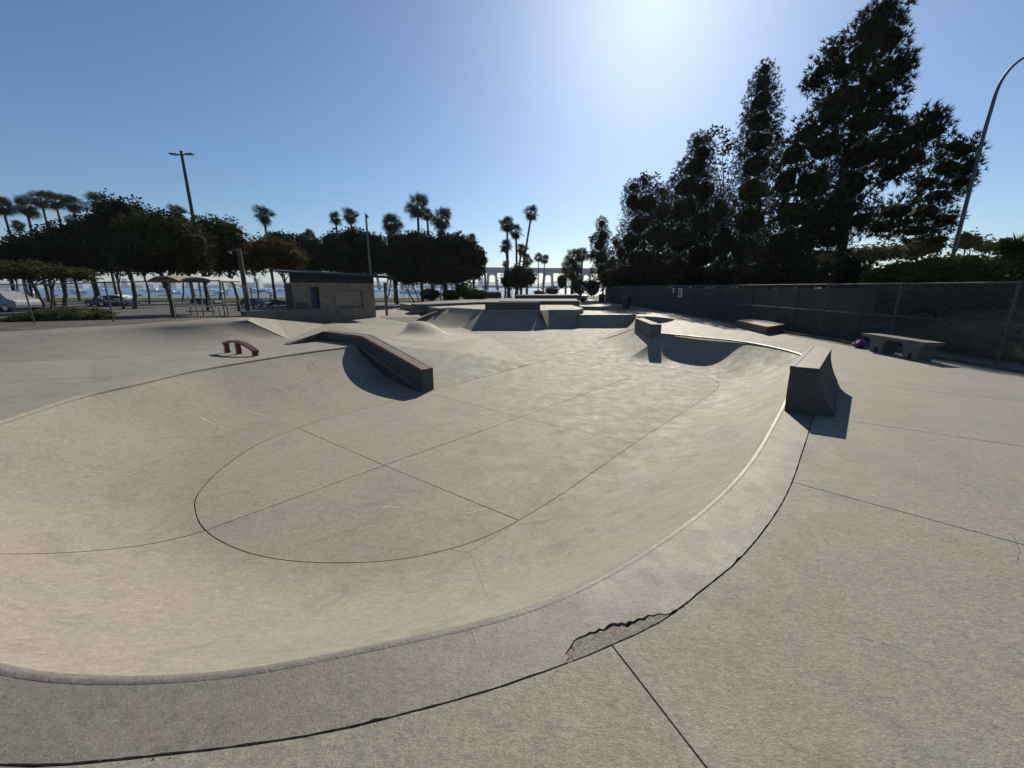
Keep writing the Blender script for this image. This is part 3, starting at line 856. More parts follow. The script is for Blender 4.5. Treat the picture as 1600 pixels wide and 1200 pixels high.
for k, (px, w, mt) in enumerate([
    ([(292, 641), (322, 657), (360, 674)], .022, 'chalk'), ([(372, 684), (385, 680)], .02, 'chalk'), ([(1094, 563), (1104, 556), (1112, 552)], .02, 'chalk'),
    ([(1120, 575), (1130, 570), (1140, 566)], .018, 'chalk'), ([(1163, 585), (1185, 577), (1210, 570)], .03, 'chalk'), ([(1176, 582), (1205, 572)], .02, 'chalk'), ([(1150, 602), (1182, 592), (1222, 580)], .014, 'chalk'),
    ([(1080, 628), (1130, 618), (1180, 606), (1232, 590)], .035, 'chalk'), ([(1180, 580), (1200, 570)], .014, 'chalk'), ([(1210, 584), (1238, 573)], .02, 'chalk'),
    ([(130, 735), (200, 742), (280, 744)], .010, 'chalk'), ([(480, 560), (500, 580), (530, 600)], .010, 'rubber'), ([(1588, 880), (1593, 862), (1585, 840), (1565, 822)], .008, 'rubber'),
    ([(738, 985), (748, 1012)], .006, 'chalk'), ([(1130, 760), (1200, 790)], .004, 'chalk'), ([(1100, 860), (1142, 890)], .005, 'chalk'), ([(60, 600), (210, 592)], .01, 'rubber'),
    ([(700, 770), (760, 930), (780, 948)], .0025, 'rubber'), ([(1010, 700), (1100, 690), (1180, 660)], .012, 'rubber'), ([(980, 720), (1080, 712), (1170, 690)], .010, 'rubber'),
    ([(560, 800), (600, 792), (650, 796)], .02, 'chalk'), ([(700, 805), (740, 800), (790, 788)], .018, 'chalk'), ([(380, 640), (420, 652)], .02, 'chalk'), ([(1395, 885), (1402, 888)], .012, 'chalk'),
    ([(1455, 740), (1520, 760), (1560, 790)], .005, 'rubber'), ([(1280, 980), (1400, 1010), (1500, 1060)], .004, 'rubber'), ([(1440, 690), (1500, 684)], .006, 'rubber')]):
    scuff(px, w, M[mt], None, k)
# worn white streak on the rim where boards grind
for k in range(0):
    i_ = NS * 14 + int(rnd.uniform(0, NS * 4.2)); p_ = topc[i_]; q_ = topc[i_ + 1] if i_ + 1 < NT else p_
    d_ = (q_ - p_).normalized(); f_ = botc[i_] - p_; f_.z = 0; f_.normalize()
    c_ = p_.lerp(q_, rnd.random()) - f_ * rnd.uniform(-.012, .035); L_ = rnd.uniform(.04, .16); w_ = rnd.uniform(.001, .003)
    mb = MB(); nn_ = 6; vs = []
    for j in range(nn_ + 1):
        t = j / nn_ - .5; e_ = w_ * (1 - abs(2 * t)) * rnd.uniform(.5, 1.3) + .0006; c2 = c_ + d_ * (L_ * t)
        vs += [(c2.x + f_.x * e_, c2.y + f_.y * e_, .0048), (c2.x - f_.x * e_, c2.y - f_.y * e_, .0048)]
    mb.add(vs, [(2 * j, 2 * j + 2, 2 * j + 3, 2 * j + 1) for j in range(nn_)]); mb.build('grind_scratch', M['chalkw'], cop)
# ------------------------------------------------------------------ far ramps
far = empty('far_ramps', (0, 0, 0), kind='structure')
ZF37 = .37
g0 = P(656, 495, -.15); g00 = P(640, 505, -.45); g1 = P(682, 485.5, .25); g2 = P(702, 480.5, ZF37); g3 = P(757, 483.5, ZF37)
f2 = PF(690, 512); f3, f4, f5, f6, f7, f8 = feet[5], feet[4], feet[3], feet[2], feet[1], feet[0]
t4 = P(760, 486.5, .28); t5 = P(843, 486.5, .28); t6 = P(857, 484, ZF37); t7 = P(902, 484, ZF37); t45 = P(845, 485, ZF37)
def facet(pts, mat=None, name='ramp_face'):
    mb = MB(); mb.add([p for p in pts], [tuple(range(len(pts)))]); return mb.build(name, mat or M['bank'], far)
def curved(lo, hi, pw=2.0, rows=10, mat=None, name='ramp_face'):
    vs = []; k = len(lo)
    for r in range(rows + 1):
        s = r / rows
        for a, b_ in zip(lo, hi):
            p = a.lerp(b_, s); p.z = a.z + (b_.z - a.z) * s ** pw; vs.append(p)
    mb = MB(); mb.add(vs, [(r * k + i, r * k + i + 1, (r + 1) * k + i + 1, (r + 1) * k + i) for r in range(rows) for i in range(k - 1)])
    return mb.build(name, mat or M['bank'], far, smooth=True)
curved([g00, f2, f3], [g0.lerp(g1, .7), g2, g3], 1.3)
facet([g00, g0, g1]); facet([f3, g3, t4]); facet([f3, t4, f4])
facet([f4, t4, t5, f5], M['bank'])
facet([f5, t5, f6]); facet([t5, t45, f6]); facet([f6, t45, t6, f7])
curved([f7, f8], [t6, t7], 1.9)
facet([f8, t7, W((t7.x, t7.y, -.75)), W((f8.x, f8.y, -.75))], M['wallc'], 'end_wall')
f9 = PF(909, 513.5); q9 = P(909, 492, .05)
curved([f8 + W((.03, 0, 0)), f9], [W((t7.x + .03, t7.y, -.1)), q9], 2.2)
curved([f9, PF(940, 513.3), PF(970, 512.8), E_], [q9, P(940, 492, .05), P(970, 492, .05), E2], 2.0)
curved([A_, A_.lerp(E_, .5), E_], [D_, D_.lerp(E2, .5), E2], 1.6)
curved([B_, B_.lerp(A_, .5), A_], [topc[-1].copy(), topc[-1].lerp(D_, .5), D_], 1.75, 22)
MB().box((0, 14, -1.25), (20, 40, .1)).build('subsoil', M['joint'], far)
# level platforms behind the ramps
plat = MB()
pl = [g1, g2, g3, t4, t5, t45, t6, t7, W((4.65, 26, 0)), W((4.65, 33.4, 0)), W((-9.5, 34, 0))]
pl[0] = P(688, 483.5, .30)
plat.prism([(p.x, p.y) for p in pl], -.8, ZF37)
plat.build('platform', M['backdeck'], far)
# upright slab wall over the middle ramp
blk = MB(); a = P(758, 486.3, .283); b_ = P(844, 486.3, .283)
blk.box(((a.x + b_.x) / 2, a.y + .42, .05), (b_.x - a.x, .8, 1.55))
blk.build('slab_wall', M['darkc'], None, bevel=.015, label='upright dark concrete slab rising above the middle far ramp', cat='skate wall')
# raised curved platform
rp = MB()
pz = .55
ptsR = [P(642.5, 474.2, pz), P(650, 475.3, pz), P(664, 475.4, pz), P(700, 474.0, pz), P(757, 472, pz), P(800, 472, pz), P(905, 471.5, pz)]
ptsB = [W((7.0, 44, 0)), W((-3.5, 44, 0)), P(735, 468, pz), P(690, 470, pz), P(655, 472.2, pz)]
poly = [(p.x, p.y) for p in spline(ptsR, 5) + ptsB]
rp.prism(poly, -.6, pz)
rp.build('raised_platform', M['wallc'], None, label='wide raised concrete platform with a rounded left end behind the far ramps', cat='skate platform')
def ledge_box(name, u0, u1, v, z, Yd, depth, label, mat='wallc'):
    y = EYE
    a = P(u0, v, z); b_ = P(u1, v, z)
    mb = MB(); mb.prism([(a.x, a.y), (b_.x, b_.y), (b_.x + .05, b_.y + depth), (a.x + .2, a.y + depth)], -.3, z)
    return mb.build(name, M[mat], None, label=label, cat='skate ledge', bevel=.01)
ledge_box('manual_pad', 779, 906, 470.2, .66, 0, 5, 'low wide concrete ledge stepping up behind the raised platform')
ledge_box('manual_pad', 806, 905, 461.2, .90, 0, 6, 'furthest concrete ledge across the skatepark, in front of the palms')
# slanted ledge block at the right of the middle bank
def mid_ledge():
    z = .30
    a = P(1016, 510.5, .30); 
    p = [P(1006.5, 503.2, z), P(1033, 508.6, z), P(1034, 505.6, z), P(992, 495.6, z), P(989, 497.4, z)]
    root = empty('hip_ledge', (0, 0, 0), label='angular concrete ledge with a bright flat top on the crest of the middle bank', cat='skate ledge')
    q = [P(990, 497.4, z), P(1011, 508.4, z * .99), P(1033, 509.2, z), P(1033.5, 506.8, z), P(1000, 495.6, z)]
    near_l = P(1017, 507.2, z); near_r = P(1034, 507.6, z)
    far_l = P(992.5, 497.3, z); far_r = P(1004.5, 497.0, z)
    mb = MB(); mb.prism([(v.x, v.y) for v in (near_l, near_r, far_r, far_l)], -.5, z)
    mb.build('ledge_block', M['wallc'], root, bevel=.012)
    mb = MB(); c = (near_l + near_r + far_l + far_r) / 4
    mb.prism([(v.x + (c.x - v.x) * .06, v.y + (c.y - v.y) * .02) for v in (near_l, near_r, far_r, far_l)], z + .001, z + .012)
    mb.build('ledge_top', M['backdeck'], root)
mid_ledge()

# ------------------------------------------------------------------ flared concrete block on the coping
def coping_block():
    root = empty('coping_block', (0, 0, 0), label='tall flared concrete block standing on the rim of the bowl at the right', cat='skate block')
    # stations along the rim: inner-bottom, inner-top, outer-top, outer-bottom
    st = []
    n0 = P(1226, 642); n1 = P(1309, 652)
    H = .63
    nT0 = P(1235.5, 573, H); nT1 = P(1280, 577, H); fT0 = P(1268, 541, H); fT1 = P(1299.5, 545, H)
    fB0 = fT0 + W((-.12, .05, 0)); fB0.z = 0; fB1 = P(1316, 602.5); 
    fB1 = W((fT1.x + .20, fT1.y - .08, 0))
    vs = []; ns = 10; rows = 9
    for j in range(ns + 1):
        t = j / ns
        b0 = n0.lerp(fB0, t); T0 = nT0.lerp(fT0, t); T1 = nT1.lerp(fT1, t); b1 = n1.lerp(fB1, t)
        sec = []
        for r in range(rows + 1):           # inner side, bottom to top (concave flare)
            s = r / rows; k = (1 - s) ** 3.2
            p = T0.lerp(b0, k); p.z = H * s - (.12 if r == 0 else 0); sec.append(p)
        for r in range(rows, -1, -1):
            s = r / rows; k = (1 - s) ** 1.9
            p = T1.lerp(b1, k); p.z = H * s - (.06 if r == 0 else 0); sec.append(p)
        vs += sec
    K = 2 * (rows + 1); fs = []
    for j in range(ns):
        for i in range(K): fs.append((j * K + i, j * K + (i + 1) % K, (j + 1) * K + (i + 1) % K, (j + 1) * K + i))
    fs += [tuple(range(K - 1, -1, -1)), tuple(ns * K + i for i in range(K))]
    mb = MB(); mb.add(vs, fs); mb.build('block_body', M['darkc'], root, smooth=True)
    # top cap and steel edge on the bowl side
    up = W((0, 0, .004))
    e = (nT1 - nT0).normalized()
    a, b_, c, d = nT0 + e * .045, nT1, fT1, fT0 + e * .045
    mb = MB(); mb.prism([(p.x, p.y) for p in (a, b_, c, d)], H + .001, H + .008); mb.build('block_top', M['coping'], root)
    mb = MB(); mb.prism([(p.x, p.y) for p in (nT0 - e * .008, nT0 + e * .045, fT0 + e * .045, fT0 - e * .008)], H - .05, H + .014); mb.build('steel_edge', M['metal'], root)
    # lighter repair patch on the outer flank
coping_block()

# ------------------------------------------------------------------ low wall at the far bank and the brick kiosk
def low_wall():
    bl = P(383, 494.5, .42); br = P(515, 503.8, ZB)
    far_ = P(515, 481.5, .40)
    d = (br - bl); d.z = 0; d.normalize(); n = W((-d.y, d.x, 0))
    if n.y < 0: n = -n
    m = bl.lerp(br, .28)
    wd = .30
    def tz(p, v, u): return Q(u, v, p.y).z
    za = tz(bl, 486.5, 383); zm = tz(m, 484.5, 425); zb = tz(br, 481, 515)
    mb = MB()
    base = [bl, m, br, br + n * wd, m + n * wd, bl + n * wd]
    zs = [za, zm, zb, zb, zm, za]
    v = [(p.x, p.y, -.5) for p in base] + [(p.x, p.y, z) for p, z in zip(base, zs)]
    mb.add(v, [(0, 1, 7, 6), (1, 2, 8, 7), (2, 3, 9, 8), (3, 4, 10, 9), (4, 5, 11, 10), (5, 0, 6, 11), (6, 7, 10, 11), (7, 8, 9, 10), (5, 4, 1, 0), (4, 3, 2, 1)])
    mb.build('low_wall', M['wallc'], None, bevel=.012, label='low grey concrete ledge wall tapering up in front of the brick kiosk', cat='wall')
low_wall()

def kiosk():
    R = P(588, 495.5, ZB); Lm = P(515, 501, ZB)
    d = (R - Lm); d.z = 0; d.normalize()
    # left end seen at u=458
    t = 0.0
    p = R.copy()
    while True:
        p = R - d * t
        a = p.x / (p.y * CP + (EYE - p.z - 1.0) * SP) if False else None
        # project
        def proj(q):
            yc = q.y * CP - (q.z - EYE) * SP; zc = (q.z - EYE) * CP + q.y * SP
            return 800 + FPX * q.x / yc, 600 - FPX * zc / yc
        if proj(W((p.x, p.y, 1.0)))[0] <= 459: break
        t += .02
    Lw = t; ang = math.atan2(d.y, d.x); H = Q(588, 443, R.y).z - ZB
    root = empty('brick_kiosk', (p.x, p.y, ZB), ang, label='small brown brick kiosk with a dark teal metal roof and a boarded window', cat='building')
    # local frame: x along the front, +y away from the camera
    D = 4.2
    def u2x(u, z=1.0):
        best = 0; bd = 1e9
        for k in range(400):
            x = Lw * k / 399; q = W((p.x + d.x * x, p.y + d.y * x, z)); e = abs(proj(q)[0] - u)
            if e < bd: bd = e; best = x
        return best
    def v2h(u, v):
        x = u2x(u); yy = p.y + d.y * x
        return Q(u, v, yy).z - ZB
    dx0, dx1 = u2x(486), u2x(500); dh = v2h(492, 448)
    wx0, wx1 = u2x(528), u2x(566.5); wh0, wh1 = v2h(548, 479), v2h(548, 454.5)
    # wall core (mortar) as pieces round the openings
    core = MB()
    def cb(x0, x1, z0, z1, y0=.02, y1=.22): core.box(((x0 + x1) / 2, (y0 + y1) / 2, (z0 + z1) / 2), (x1 - x0, y1 - y0, z1 - z0))
    cb(0, dx0, 0, H); cb(dx0, dx1, dh, H); cb(dx1, wx0, 0, H); cb(wx0, wx1, 0, wh0); cb(wx0, wx1, wh1, H); cb(wx1, Lw, 0, H)
    core.box((Lw - .1 - .02, D / 2 + .11, H / 2), (.2, D - .22, H)); core.prism([(.03, .2), (.25, .2), (.25 + .45 * D, D), (.03 + .45 * D, D)], 0, H - .004); core.box((Lw / 2 + .2 * D, D, H / 2), (Lw - .5 * D, .2, H - .01))
    core.build('wall_core', M['mortar'], root)
    # bricks: one course after another, real joints
    bk = MB(); ch = H / 20.0; bl = .30
    rr = random.Random(3)
    def openat(x, z):
        return (dx0 < x < dx1 and z < dh) or (wx0 < x < wx1 and wh0 < z < wh1)
    for c in range(20):
        z0 = c * ch; off = -(c % 2) * bl / 2; x = off
        while x < Lw:
            a, b_ = max(0, x), min(Lw, x + bl - .02)
            segs = [(a, b_)]
            for (o0, o1, h0, h1) in ((dx0, dx1, 0, dh), (wx0, wx1, wh0, wh1)):
                ns = []
                for (s0, s1) in segs:
                    if h0 <= z0 + ch / 2 <= h1 and s1 > o0 and s0 < o1:
                        if s0 < o0: ns.append((s0, o0))
                        if s1 > o1: ns.append((o1, s1))
                    else: ns.append((s0, s1))
                segs = ns
            for s0, s1 in segs:
                if s1 - s0 > .04:
                    pr = rr.uniform(0, .008); bk.box(((s0 + s1) / 2, .01 - pr / 2, z0 + ch / 2), (s1 - s0, .03 + pr, ch - .018))
            x += bl
        y = .03 - off * 0
        while y < D:
            y1 = min(D, y + bl - .02); bk.box((Lw - .01, (y + y1) / 2, z0 + ch / 2), (.03, y1 - y, ch - .018)); y += bl
    bk.build('brickwork', M['brick'], root, kind='stuff')
    MB().box(((dx0 + dx1) / 2, .16, dh / 2), (dx1 - dx0 - .02, .05, dh - .02)).build('door', M['blue_door'], root)
    MB().box(((wx0 + wx1) / 2, .12, (wh0 + wh1) / 2), (wx1 - wx0 - .01, .04, wh1 - wh0 - .01)).build('boarded_window', M['board'], root)
    MB().box(((wx0 + wx1) / 2, -.03, wh0 - .03), (wx1 - wx0 + .1, .14, .05)).build('sill', M['wallc'], root)
    MB().box((dx0 * .42, -.12, .55), (dx0 * .5, .2, 1.1)).build('drinking_fountain', M['wallc'], root)
    # fascia and mono-pitch roof with standing seams
    r0 = v2h(460, 425); r1 = v2h(585, 432)
    fs_ = MB(); fs_.add([(-.02, -.02, H + .003), (Lw + .02, -.02, H + .003), (Lw + .02, -.02, r1 - .03), (-.02, -.02, r0 - .03),
                        (-.02, .1, H + .003), (Lw + .02, .1, H + .003), (Lw + .02, .1, r1 - .03), (-.02, .1, r0 - .03)],
                       [(0, 1, 2, 3), (7, 6, 5, 4), (0, 4, 5, 1), (3, 2, 6, 7), (0, 3, 7, 4), (1, 5, 6, 2)])
    fs_.build('fascia', M['teal'], root)
    ov = .75; xa, xb = -1.0, Lw + 1.3
    za = r0 + (r0 - r1) / Lw * 1.0; zb = r1 - (r0 - r1) / Lw * 1.3
    za += .0
    rf = MB()
    rise = .32
    top = [(xa, -ov, za), (xb, -ov, zb), (xb, D + .5, zb + rise), (.45 * D - .3, D + .5, za - (za - zb) * .25 + rise)]
    rf.add([(x, y, z) for x, y, z in top] + [(x, y, z - .10) for x, y, z in top], [(0, 1, 2, 3), (7, 6, 5, 4), (0, 4, 5, 1), (1, 5, 6, 2), (2, 6, 7, 3), (3, 7, 4, 0)])
    roof = rf.build('roof', M['teal'], root)
    for k in range(5, 18):
        x = xa + (xb - xa) * (k + .5) / 18; z = za + (zb - za) * (k + .5) / 18
        s = MB(); s.add([(x - .02, -ov, z + .001), (x + .02, -ov, z + .001), (x + .02, D + .5, z + rise), (x - .02, D + .5, z + rise),
                         (x - .02, -ov, z + .05), (x + .02, -ov, z + .05), (x + .02, D + .5, z + rise + .05), (x - .02, D + .5, z + rise + .05)],
                        [(3, 2, 1, 0), (4, 5, 6, 7), (0, 1, 5, 4), (1, 2, 6, 5), (2, 3, 7, 6), (3, 0, 4, 7)])
        s.build('roof_seam', M['teal'], root if False else roof)
    for (x, y) in ((Lw + 1.05, .2), (Lw + 1.15, D - .4)):
        MB().box((x, y, (H + .1) / 2 - .15), (.12, .12, H + .35)).build('roof_post', M['wallc'], root)
    return root
kiosk()

# ------------------------------------------------------------------ big ground, bay, parking
G = empty('ground', (0, 0, 0), kind='structure')
zg = -.55
mb = MB(); mb.add([(-400, -60, zg), (400, -60, zg), (400, 105, zg), (-400, 105, zg), (-400, 118, -2.8), (400, 118, -2.8),
                 (-11, -3, zg), (10.4, -3, zg), (10.4, 35, zg), (-8.2, 35, zg), (-8.2, 28, zg), (-11, 20, zg)],
                [(3, 2, 5, 4), (0, 1, 7, 6), (1, 2, 8, 7), (2, 3, 9, 8), (3, 10, 9), (3, 11, 10), (3, 0, 6, 11)])
mb.build('soil_ground', M['soil'], G)
def sheet(name, pts, z, mat, parent=None, **k):
    mb = MB(); mb.add([(p[0], p[1], z) for p in pts], [tuple(range(len(pts)))]); return mb.build(name, mat, parent, **k)
sheet('parking_lot', [(-90, 19.5), (-17.5, 25.5), (-13, 31), (-9, 38), (-9, 58), (-120, 58)], zg + .15, M['asphalt'], kind='structure')
lk = MB(); lk.box((-60, 58.3, zg + .14), (104, .3, .32)); lk.build('kerb', M['sidewalk'], None, kind='structure')
sheet('lawn', [(-140, 58.6), (-2, 58.6), (-2, 84), (-140, 84)], zg + .2, M['grass'], kind='structure')
sheet('promenade_path', [(-140, 84), (10, 84), (10, 88), (-140, 88)], zg + .22, M['sidewalk'], kind='structure')
for i, x in enumerate(np.arange(-75, -12, 2.9)):
    sheet('parking_line', [(x, 51.5), (x + .12, 51.5), (x + .12, 57.5), (x, 57.5)], zg + .154, M['whitepl'], kind='structure')
rk = MB()
for i in range(240):
    x = rnd.uniform(-150, 60); rk.ico((x, 106 + rnd.uniform(0, 9), -.8 - rnd.uniform(0, 1.6)), (rnd.uniform(.5, 1.1), rnd.uniform(.5, 1.1), rnd.uniform(.4, .8)), 1, .2, i)
rk.build('riprap', M['rock'], None, kind='stuff', label='rough grey boulders along the shore of the bay', cat='rocks')
sheet('bay_water', [(-9000, 108), (9000, 108), (9000, 12000), (-9000, 12000)], -2.6, M['water'], kind='structure')
# earth strip left of the fence and around the kiosk
mb = MB()
so = [TP['rear%d' % i] for i in range(7)]
sov = [(p.x, p.y, p.z - .03) for p in so]
def outw(p, k, z): 
    n = W((-.62, .78, 0)); return (p.x + n.x * k, p.y + n.y * k, z)
row2 = [outw(p, 1.6, .40) for p in so]; row3 = [outw(p, 7, zg - .02) for p in so]
mb.add(sov + row2 + row3, [(i, i + 1, 8 + i, 7 + i) for i in range(6)] + [(7 + i, 8 + i, 15 + i, 14 + i) for i in range(6)])
mb.build('planting_strip', M['soil'], None, kind='structure')
mb = MB()
ks = [TP['rear6'], TP['w0'], TP['w1'], TP['w2'], TP['b1'], TP['b2'], TP['b3']]
kb = [outw(TP['rear6'], 1.6, .40), W((-13.2, 21.5, -.15)), W((-13.5, 22.5, -.2)), W((-14.5, 27, -.22)), W((-12.0, 31, -.22)), W((-11.0, 34, -.15)), W((-9.5, 36, 0))]
mb.add([(p[0], p[1], p[2] - .025) for p in ks] + [tuple(p) for p in kb], [(i, i + 1, 8 + i, 7 + i) for i in range(6)])
mb.build('kiosk_apron', M['backdeck'], None, kind='structure')
mb = MB(); mb.add([(p[0], p[1], p[2] - .03) for p in kb] + [(p[0] - 4, p[1] + 3, zg - .02) for p in kb], [(i, i + 1, 8 + i, 7 + i) for i in range(6)])
mb.build('planting_strip', M['soil'], None, kind='structure')
# right side: strip by the fence, wall, bank of earth
sheet('drain_strip', [(fx(-4) - .49, -4), (fx(-4) + 1.2, -4), (fx(60) + 1.2, 60), (fx(60) - .49, 60)], -.06, M['soil'], kind='structure')
kb_ = MB(); kb_.add([(fx(-4) - .20, -4, -.3), (fx(-4) - .05, -4, -.3), (fx(60) - .05, 60, -.3), (fx(60) - .2, 60, -.3), (fx(-4) - .20, -4, .02), (fx(-4) - .05, -4, .02), (fx(60) - .05, 60, .02), (fx(60) - .2, 60, .02)],
                   [(0, 1, 2, 3), (4, 5, 6, 7), (0, 1, 5, 4), (1, 2, 6, 5), (2, 3, 7, 6), (3, 0, 4, 7)]); kb_.build('kerb', M['wallc'], None, kind='structure')
mb = MB(); g = []
nx, ny = 9, 22
for j in range(ny + 1):
    for i in range(nx + 1):
        y = -6 + 72 * j / ny; x = fx(y) + 1.1 + (i / nx) ** 1.6 * 40
        z = -.08 + 1.7 * min(1, (i / nx) * 2.4) ** 1.2 + (.12 * math.sin(x * 1.3 + y * .7) if i else 0); g.append((x, y, z))
mb.add(g, [(j * (nx + 1) + i, j * (nx + 1) + i + 1, (j + 1) * (nx + 1) + i + 1, (j + 1) * (nx + 1) + i) for j in range(ny) for i in range(nx)])
mb.build('earth_bank', M['soil'], None, smooth=True, kind='structure')

# ------------------------------------------------------------------ chain-link fences
def chain_panel(a, b, h, cell, w, lift=.03):
    """Two crossing families of straight wires between base points a and b."""
    d = b - a; L = Vector((d.x, d.y, 0)).length; dz = d.z; u = Vector((d.x / L, d.y / L, 0)); n = Vector((-u.y, u.x, 0))
    vs = []; fs = []
    hh = h - lift; cnt = int((L + hh) / cell)
    for fam in (0, 1):
        for k in range(cnt + 1):
            s0 = -hh + k * cell
            t0, t1 = 0.0, 1.0
            if s0 < 0: t0 = -s0 / hh
            if s0 + hh > L: t1 = (L - s0) / hh
            if t1 - t0 < .02: continue
            pts = []
            for t in (t0, t1):
                s = s0 + hh * t; zz = lift + hh * (t if fam == 0 else 1 - t)
                p = a + u * s; p.z = a.z + dz * (s / L) + zz; pts.append(p + n * (w * .45 * (1 if fam else -1)))
            dd = (pts[1] - pts[0]).normalized(); e = dd.cross(n).normalized()
            o = len(vs)
            for p in pts: vs += [p + e * w / 2 - n * w * .3, p - e * w / 2 - n * w * .3, p + n * w * .5]
            fs += [(o, o + 1, o + 4, o + 3), (o + 1, o + 2, o + 5, o + 4), (o + 2, o, o + 3, o + 5)]
    return vs, fs
def fence(name, pts, h, label, step=None, cell=.075, wire=.004, mid=True, wiremat='metal', post_r=.028, z_posts=None):
    root = empty(name, (0, 0, 0), label=label, cat='fence')
    ch = MB(); tr = MB(); md_ = MB()
    for a, b in zip(pts[:-1], pts[1:]):
        v, f = chain_panel(a, b, h, cell, wire); ch.add(v, f)
    ch.build('chain_link', M['wire'] if wiremat == 'metal' else M[wiremat], root, kind='stuff')
    up = Vector((0, 0, h))
    wiremat = 'fencedark'
    tr.tube([p + up for p in pts], .022, 6); tr.build('top_rail', M[wiremat], root)
    if mid:
        md_.tube([p + up * .50 for p in pts], .017, 6); md_.build('middle_rail', M[wiremat], root)
    cm = None
    for a, b in zip(pts[:-1], pts[1:]):
        L = (b - a).length; n = max(1, int(round(L / step)))
        for k in range(n):
            p = a.lerp(b, k / n)
            if cm is None:
                m_ = MB(); m_.tube([(0, 0, -.1), (0, 0, h)], post_r, 8); m_.tube([(0, 0, h), (0, 0, h + .03), (0, 0, h + .055)], [post_r * 1.25, post_r * 1.2, .008], 8)
                m_.tube([(0, 0, -.02), (0, 0, .05)], post_r * 1.7, 8)
                cm = m_.mesh('post', True)
            o = link_mesh('post', cm, M[wiremat], root); o.location = p
    return root
fence('right_fence', [W((fx(-2), -2, 0)), W((fx(22), 22, 0)), W((fx(50), 50, 0))], 1.80, 'long galvanised chain link fence running along the right side of the deck', 2.66, .075, .0058)
# left fence behind the far bank and round the kiosk
lf = [P(-240, 519, .2), P(-100, 515.5, .34), P(55, 510, .24), P(178, 503, .34), P(274, 497.5, .40), P(352, 495.5, .43), W((-12.6, 19.5, .1)), W((-13.3, 22.2, -.15)), W((-13.5, 25.5, -.2)), W((-11.6, 30.5, -.2)), W((-9.6, 36.5, -.05))]
fence('left_fence', lf, 1.55, 'chain link fence between the far left bank and the parking lot', 3.1, .09, .0028, True, 'fencedark', .024)
fence('back_fence', [W((-9.6, 37.5, .1)), W((-4.5, 45, .3)), W((-1.0, 46.5, .3))], 1.9, 'chain link fence behind the rounded hedges at the back of the skatepark', 2.5, .09, .0028, True, 'fencedark', .024)

# concrete block wall just behind the right fence
wall_r = empty('block_wall', (0, 0, 0), label='grey concrete wall close behind the right chain link fence', cat='wall')
mb = MB(); y0 = 12.9
mb.add([(fx(y0) + .55, y0, -.3), (fx(y0) + .75, y0, -.3), (fx(52) + .75, 52, -.3), (fx(52) + .55, 52, -.3), (fx(y0) + .55, y0, 1.66), (fx(y0) + .75, y0, 1.66), (fx(52) + .75, 52, 1.66), (fx(52) + .55, 52, 1.66)],
       [(3, 2, 1, 0), (4, 5, 6, 7), (0, 1, 5, 4), (1, 2, 6, 5), (2, 3, 7, 6), (3, 0, 4, 7)])
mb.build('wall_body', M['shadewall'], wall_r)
pm = MB().box((0, 0, .72), (.10, .34, 1.9)).mesh('pilaster', bevel=.01)
for k in range(12):
    y = y0 + .3 + k * 3.1
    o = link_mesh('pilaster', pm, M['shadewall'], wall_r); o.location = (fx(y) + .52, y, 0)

# ------------------------------------------------------------------ foliage
def arr_mesh(name, verts, k, mat):
    """verts: (N*k,3) array, faces of k corners each."""
    n = len(verts) // k
    me = bpy.data.meshes.new(name)
    me.vertices.add(len(verts)); me.vertices.foreach_set('co', verts.astype(np.float32).ravel())
    me.loops.add(len(verts)); me.loops.foreach_set('vertex_index', np.arange(len(verts), dtype=np.int32))
    me.polygons.add(n); me.polygons.foreach_set('loop_start', np.arange(0, len(verts), k, dtype=np.int32))
    try: me.polygons.foreach_set('loop_total', np.full(n, k, np.int32))
    except Exception: pass
    me.update(calc_edges=True); me.validate()
    me.materials.append(mat)
    return me
def unit(n):
    v = npr.normal(size=(n, 3)); return v / np.linalg.norm(v, axis=1, keepdims=True)
def blob_points(blobs, dens, size, fill=.55, ragged=.22):
    """Sample points in the outer shells of lumpy ellipsoids (cx,cy,cz,rx,ry,rz)."""
    out = []; nrm = []
    for (cx, cy, cz, rx, ry, rz) in blobs:
        area = 4 * math.pi * ((rx * ry) ** 1.6 / 3 + (rx * rz) ** 1.6 / 3 + (ry * rz) ** 1.6 / 3) ** (1 / 1.6)
        n = int(min(14000, max(60, dens * area / (size * size))))
        d = unit(n)
        ph = npr.uniform(0, 6, 6)
        lump = 1 + ragged * (np.sin(5 * d[:, 0] + ph[0]) * np.sin(6 * d[:, 1] + ph[1]) + .6 * np.sin(11 * d[:, 2] + ph[2]) * np.sin(9 * d[:, 0] + ph[3]))
        r = (fill + (1 - fill) * npr.uniform(0, 1, n) ** .5) * lump * (1 + npr.normal(0, .045, n))
        p = np.stack([cx + d[:, 0] * rx * r, cy + d[:, 1] * ry * r, cz + d[:, 2] * rz * r], 1)
        out.append(p); nrm.append(d)
    return np.concatenate(out), np.concatenate(nrm)
def leaf_quads(p, nrm, size, aspect=.55, flat=.5):
    n = len(p)
    t = unit(n); t[:, 2] *= flat; t += nrm * .3; t /= np.linalg.norm(t, axis=1, keepdims=True)
    b_ = np.cross(t, unit(n)); b_ /= np.linalg.norm(b_, axis=1, keepdims=True) + 1e-9
    s = size * npr.uniform(.55, 1.35, (n, 1))
    a = p - t * s; c = p + t * s; e = p + b_ * s * aspect; f = p - b_ * s * aspect
    return np.stack([a, e, c, f], 1).reshape(-1, 3)
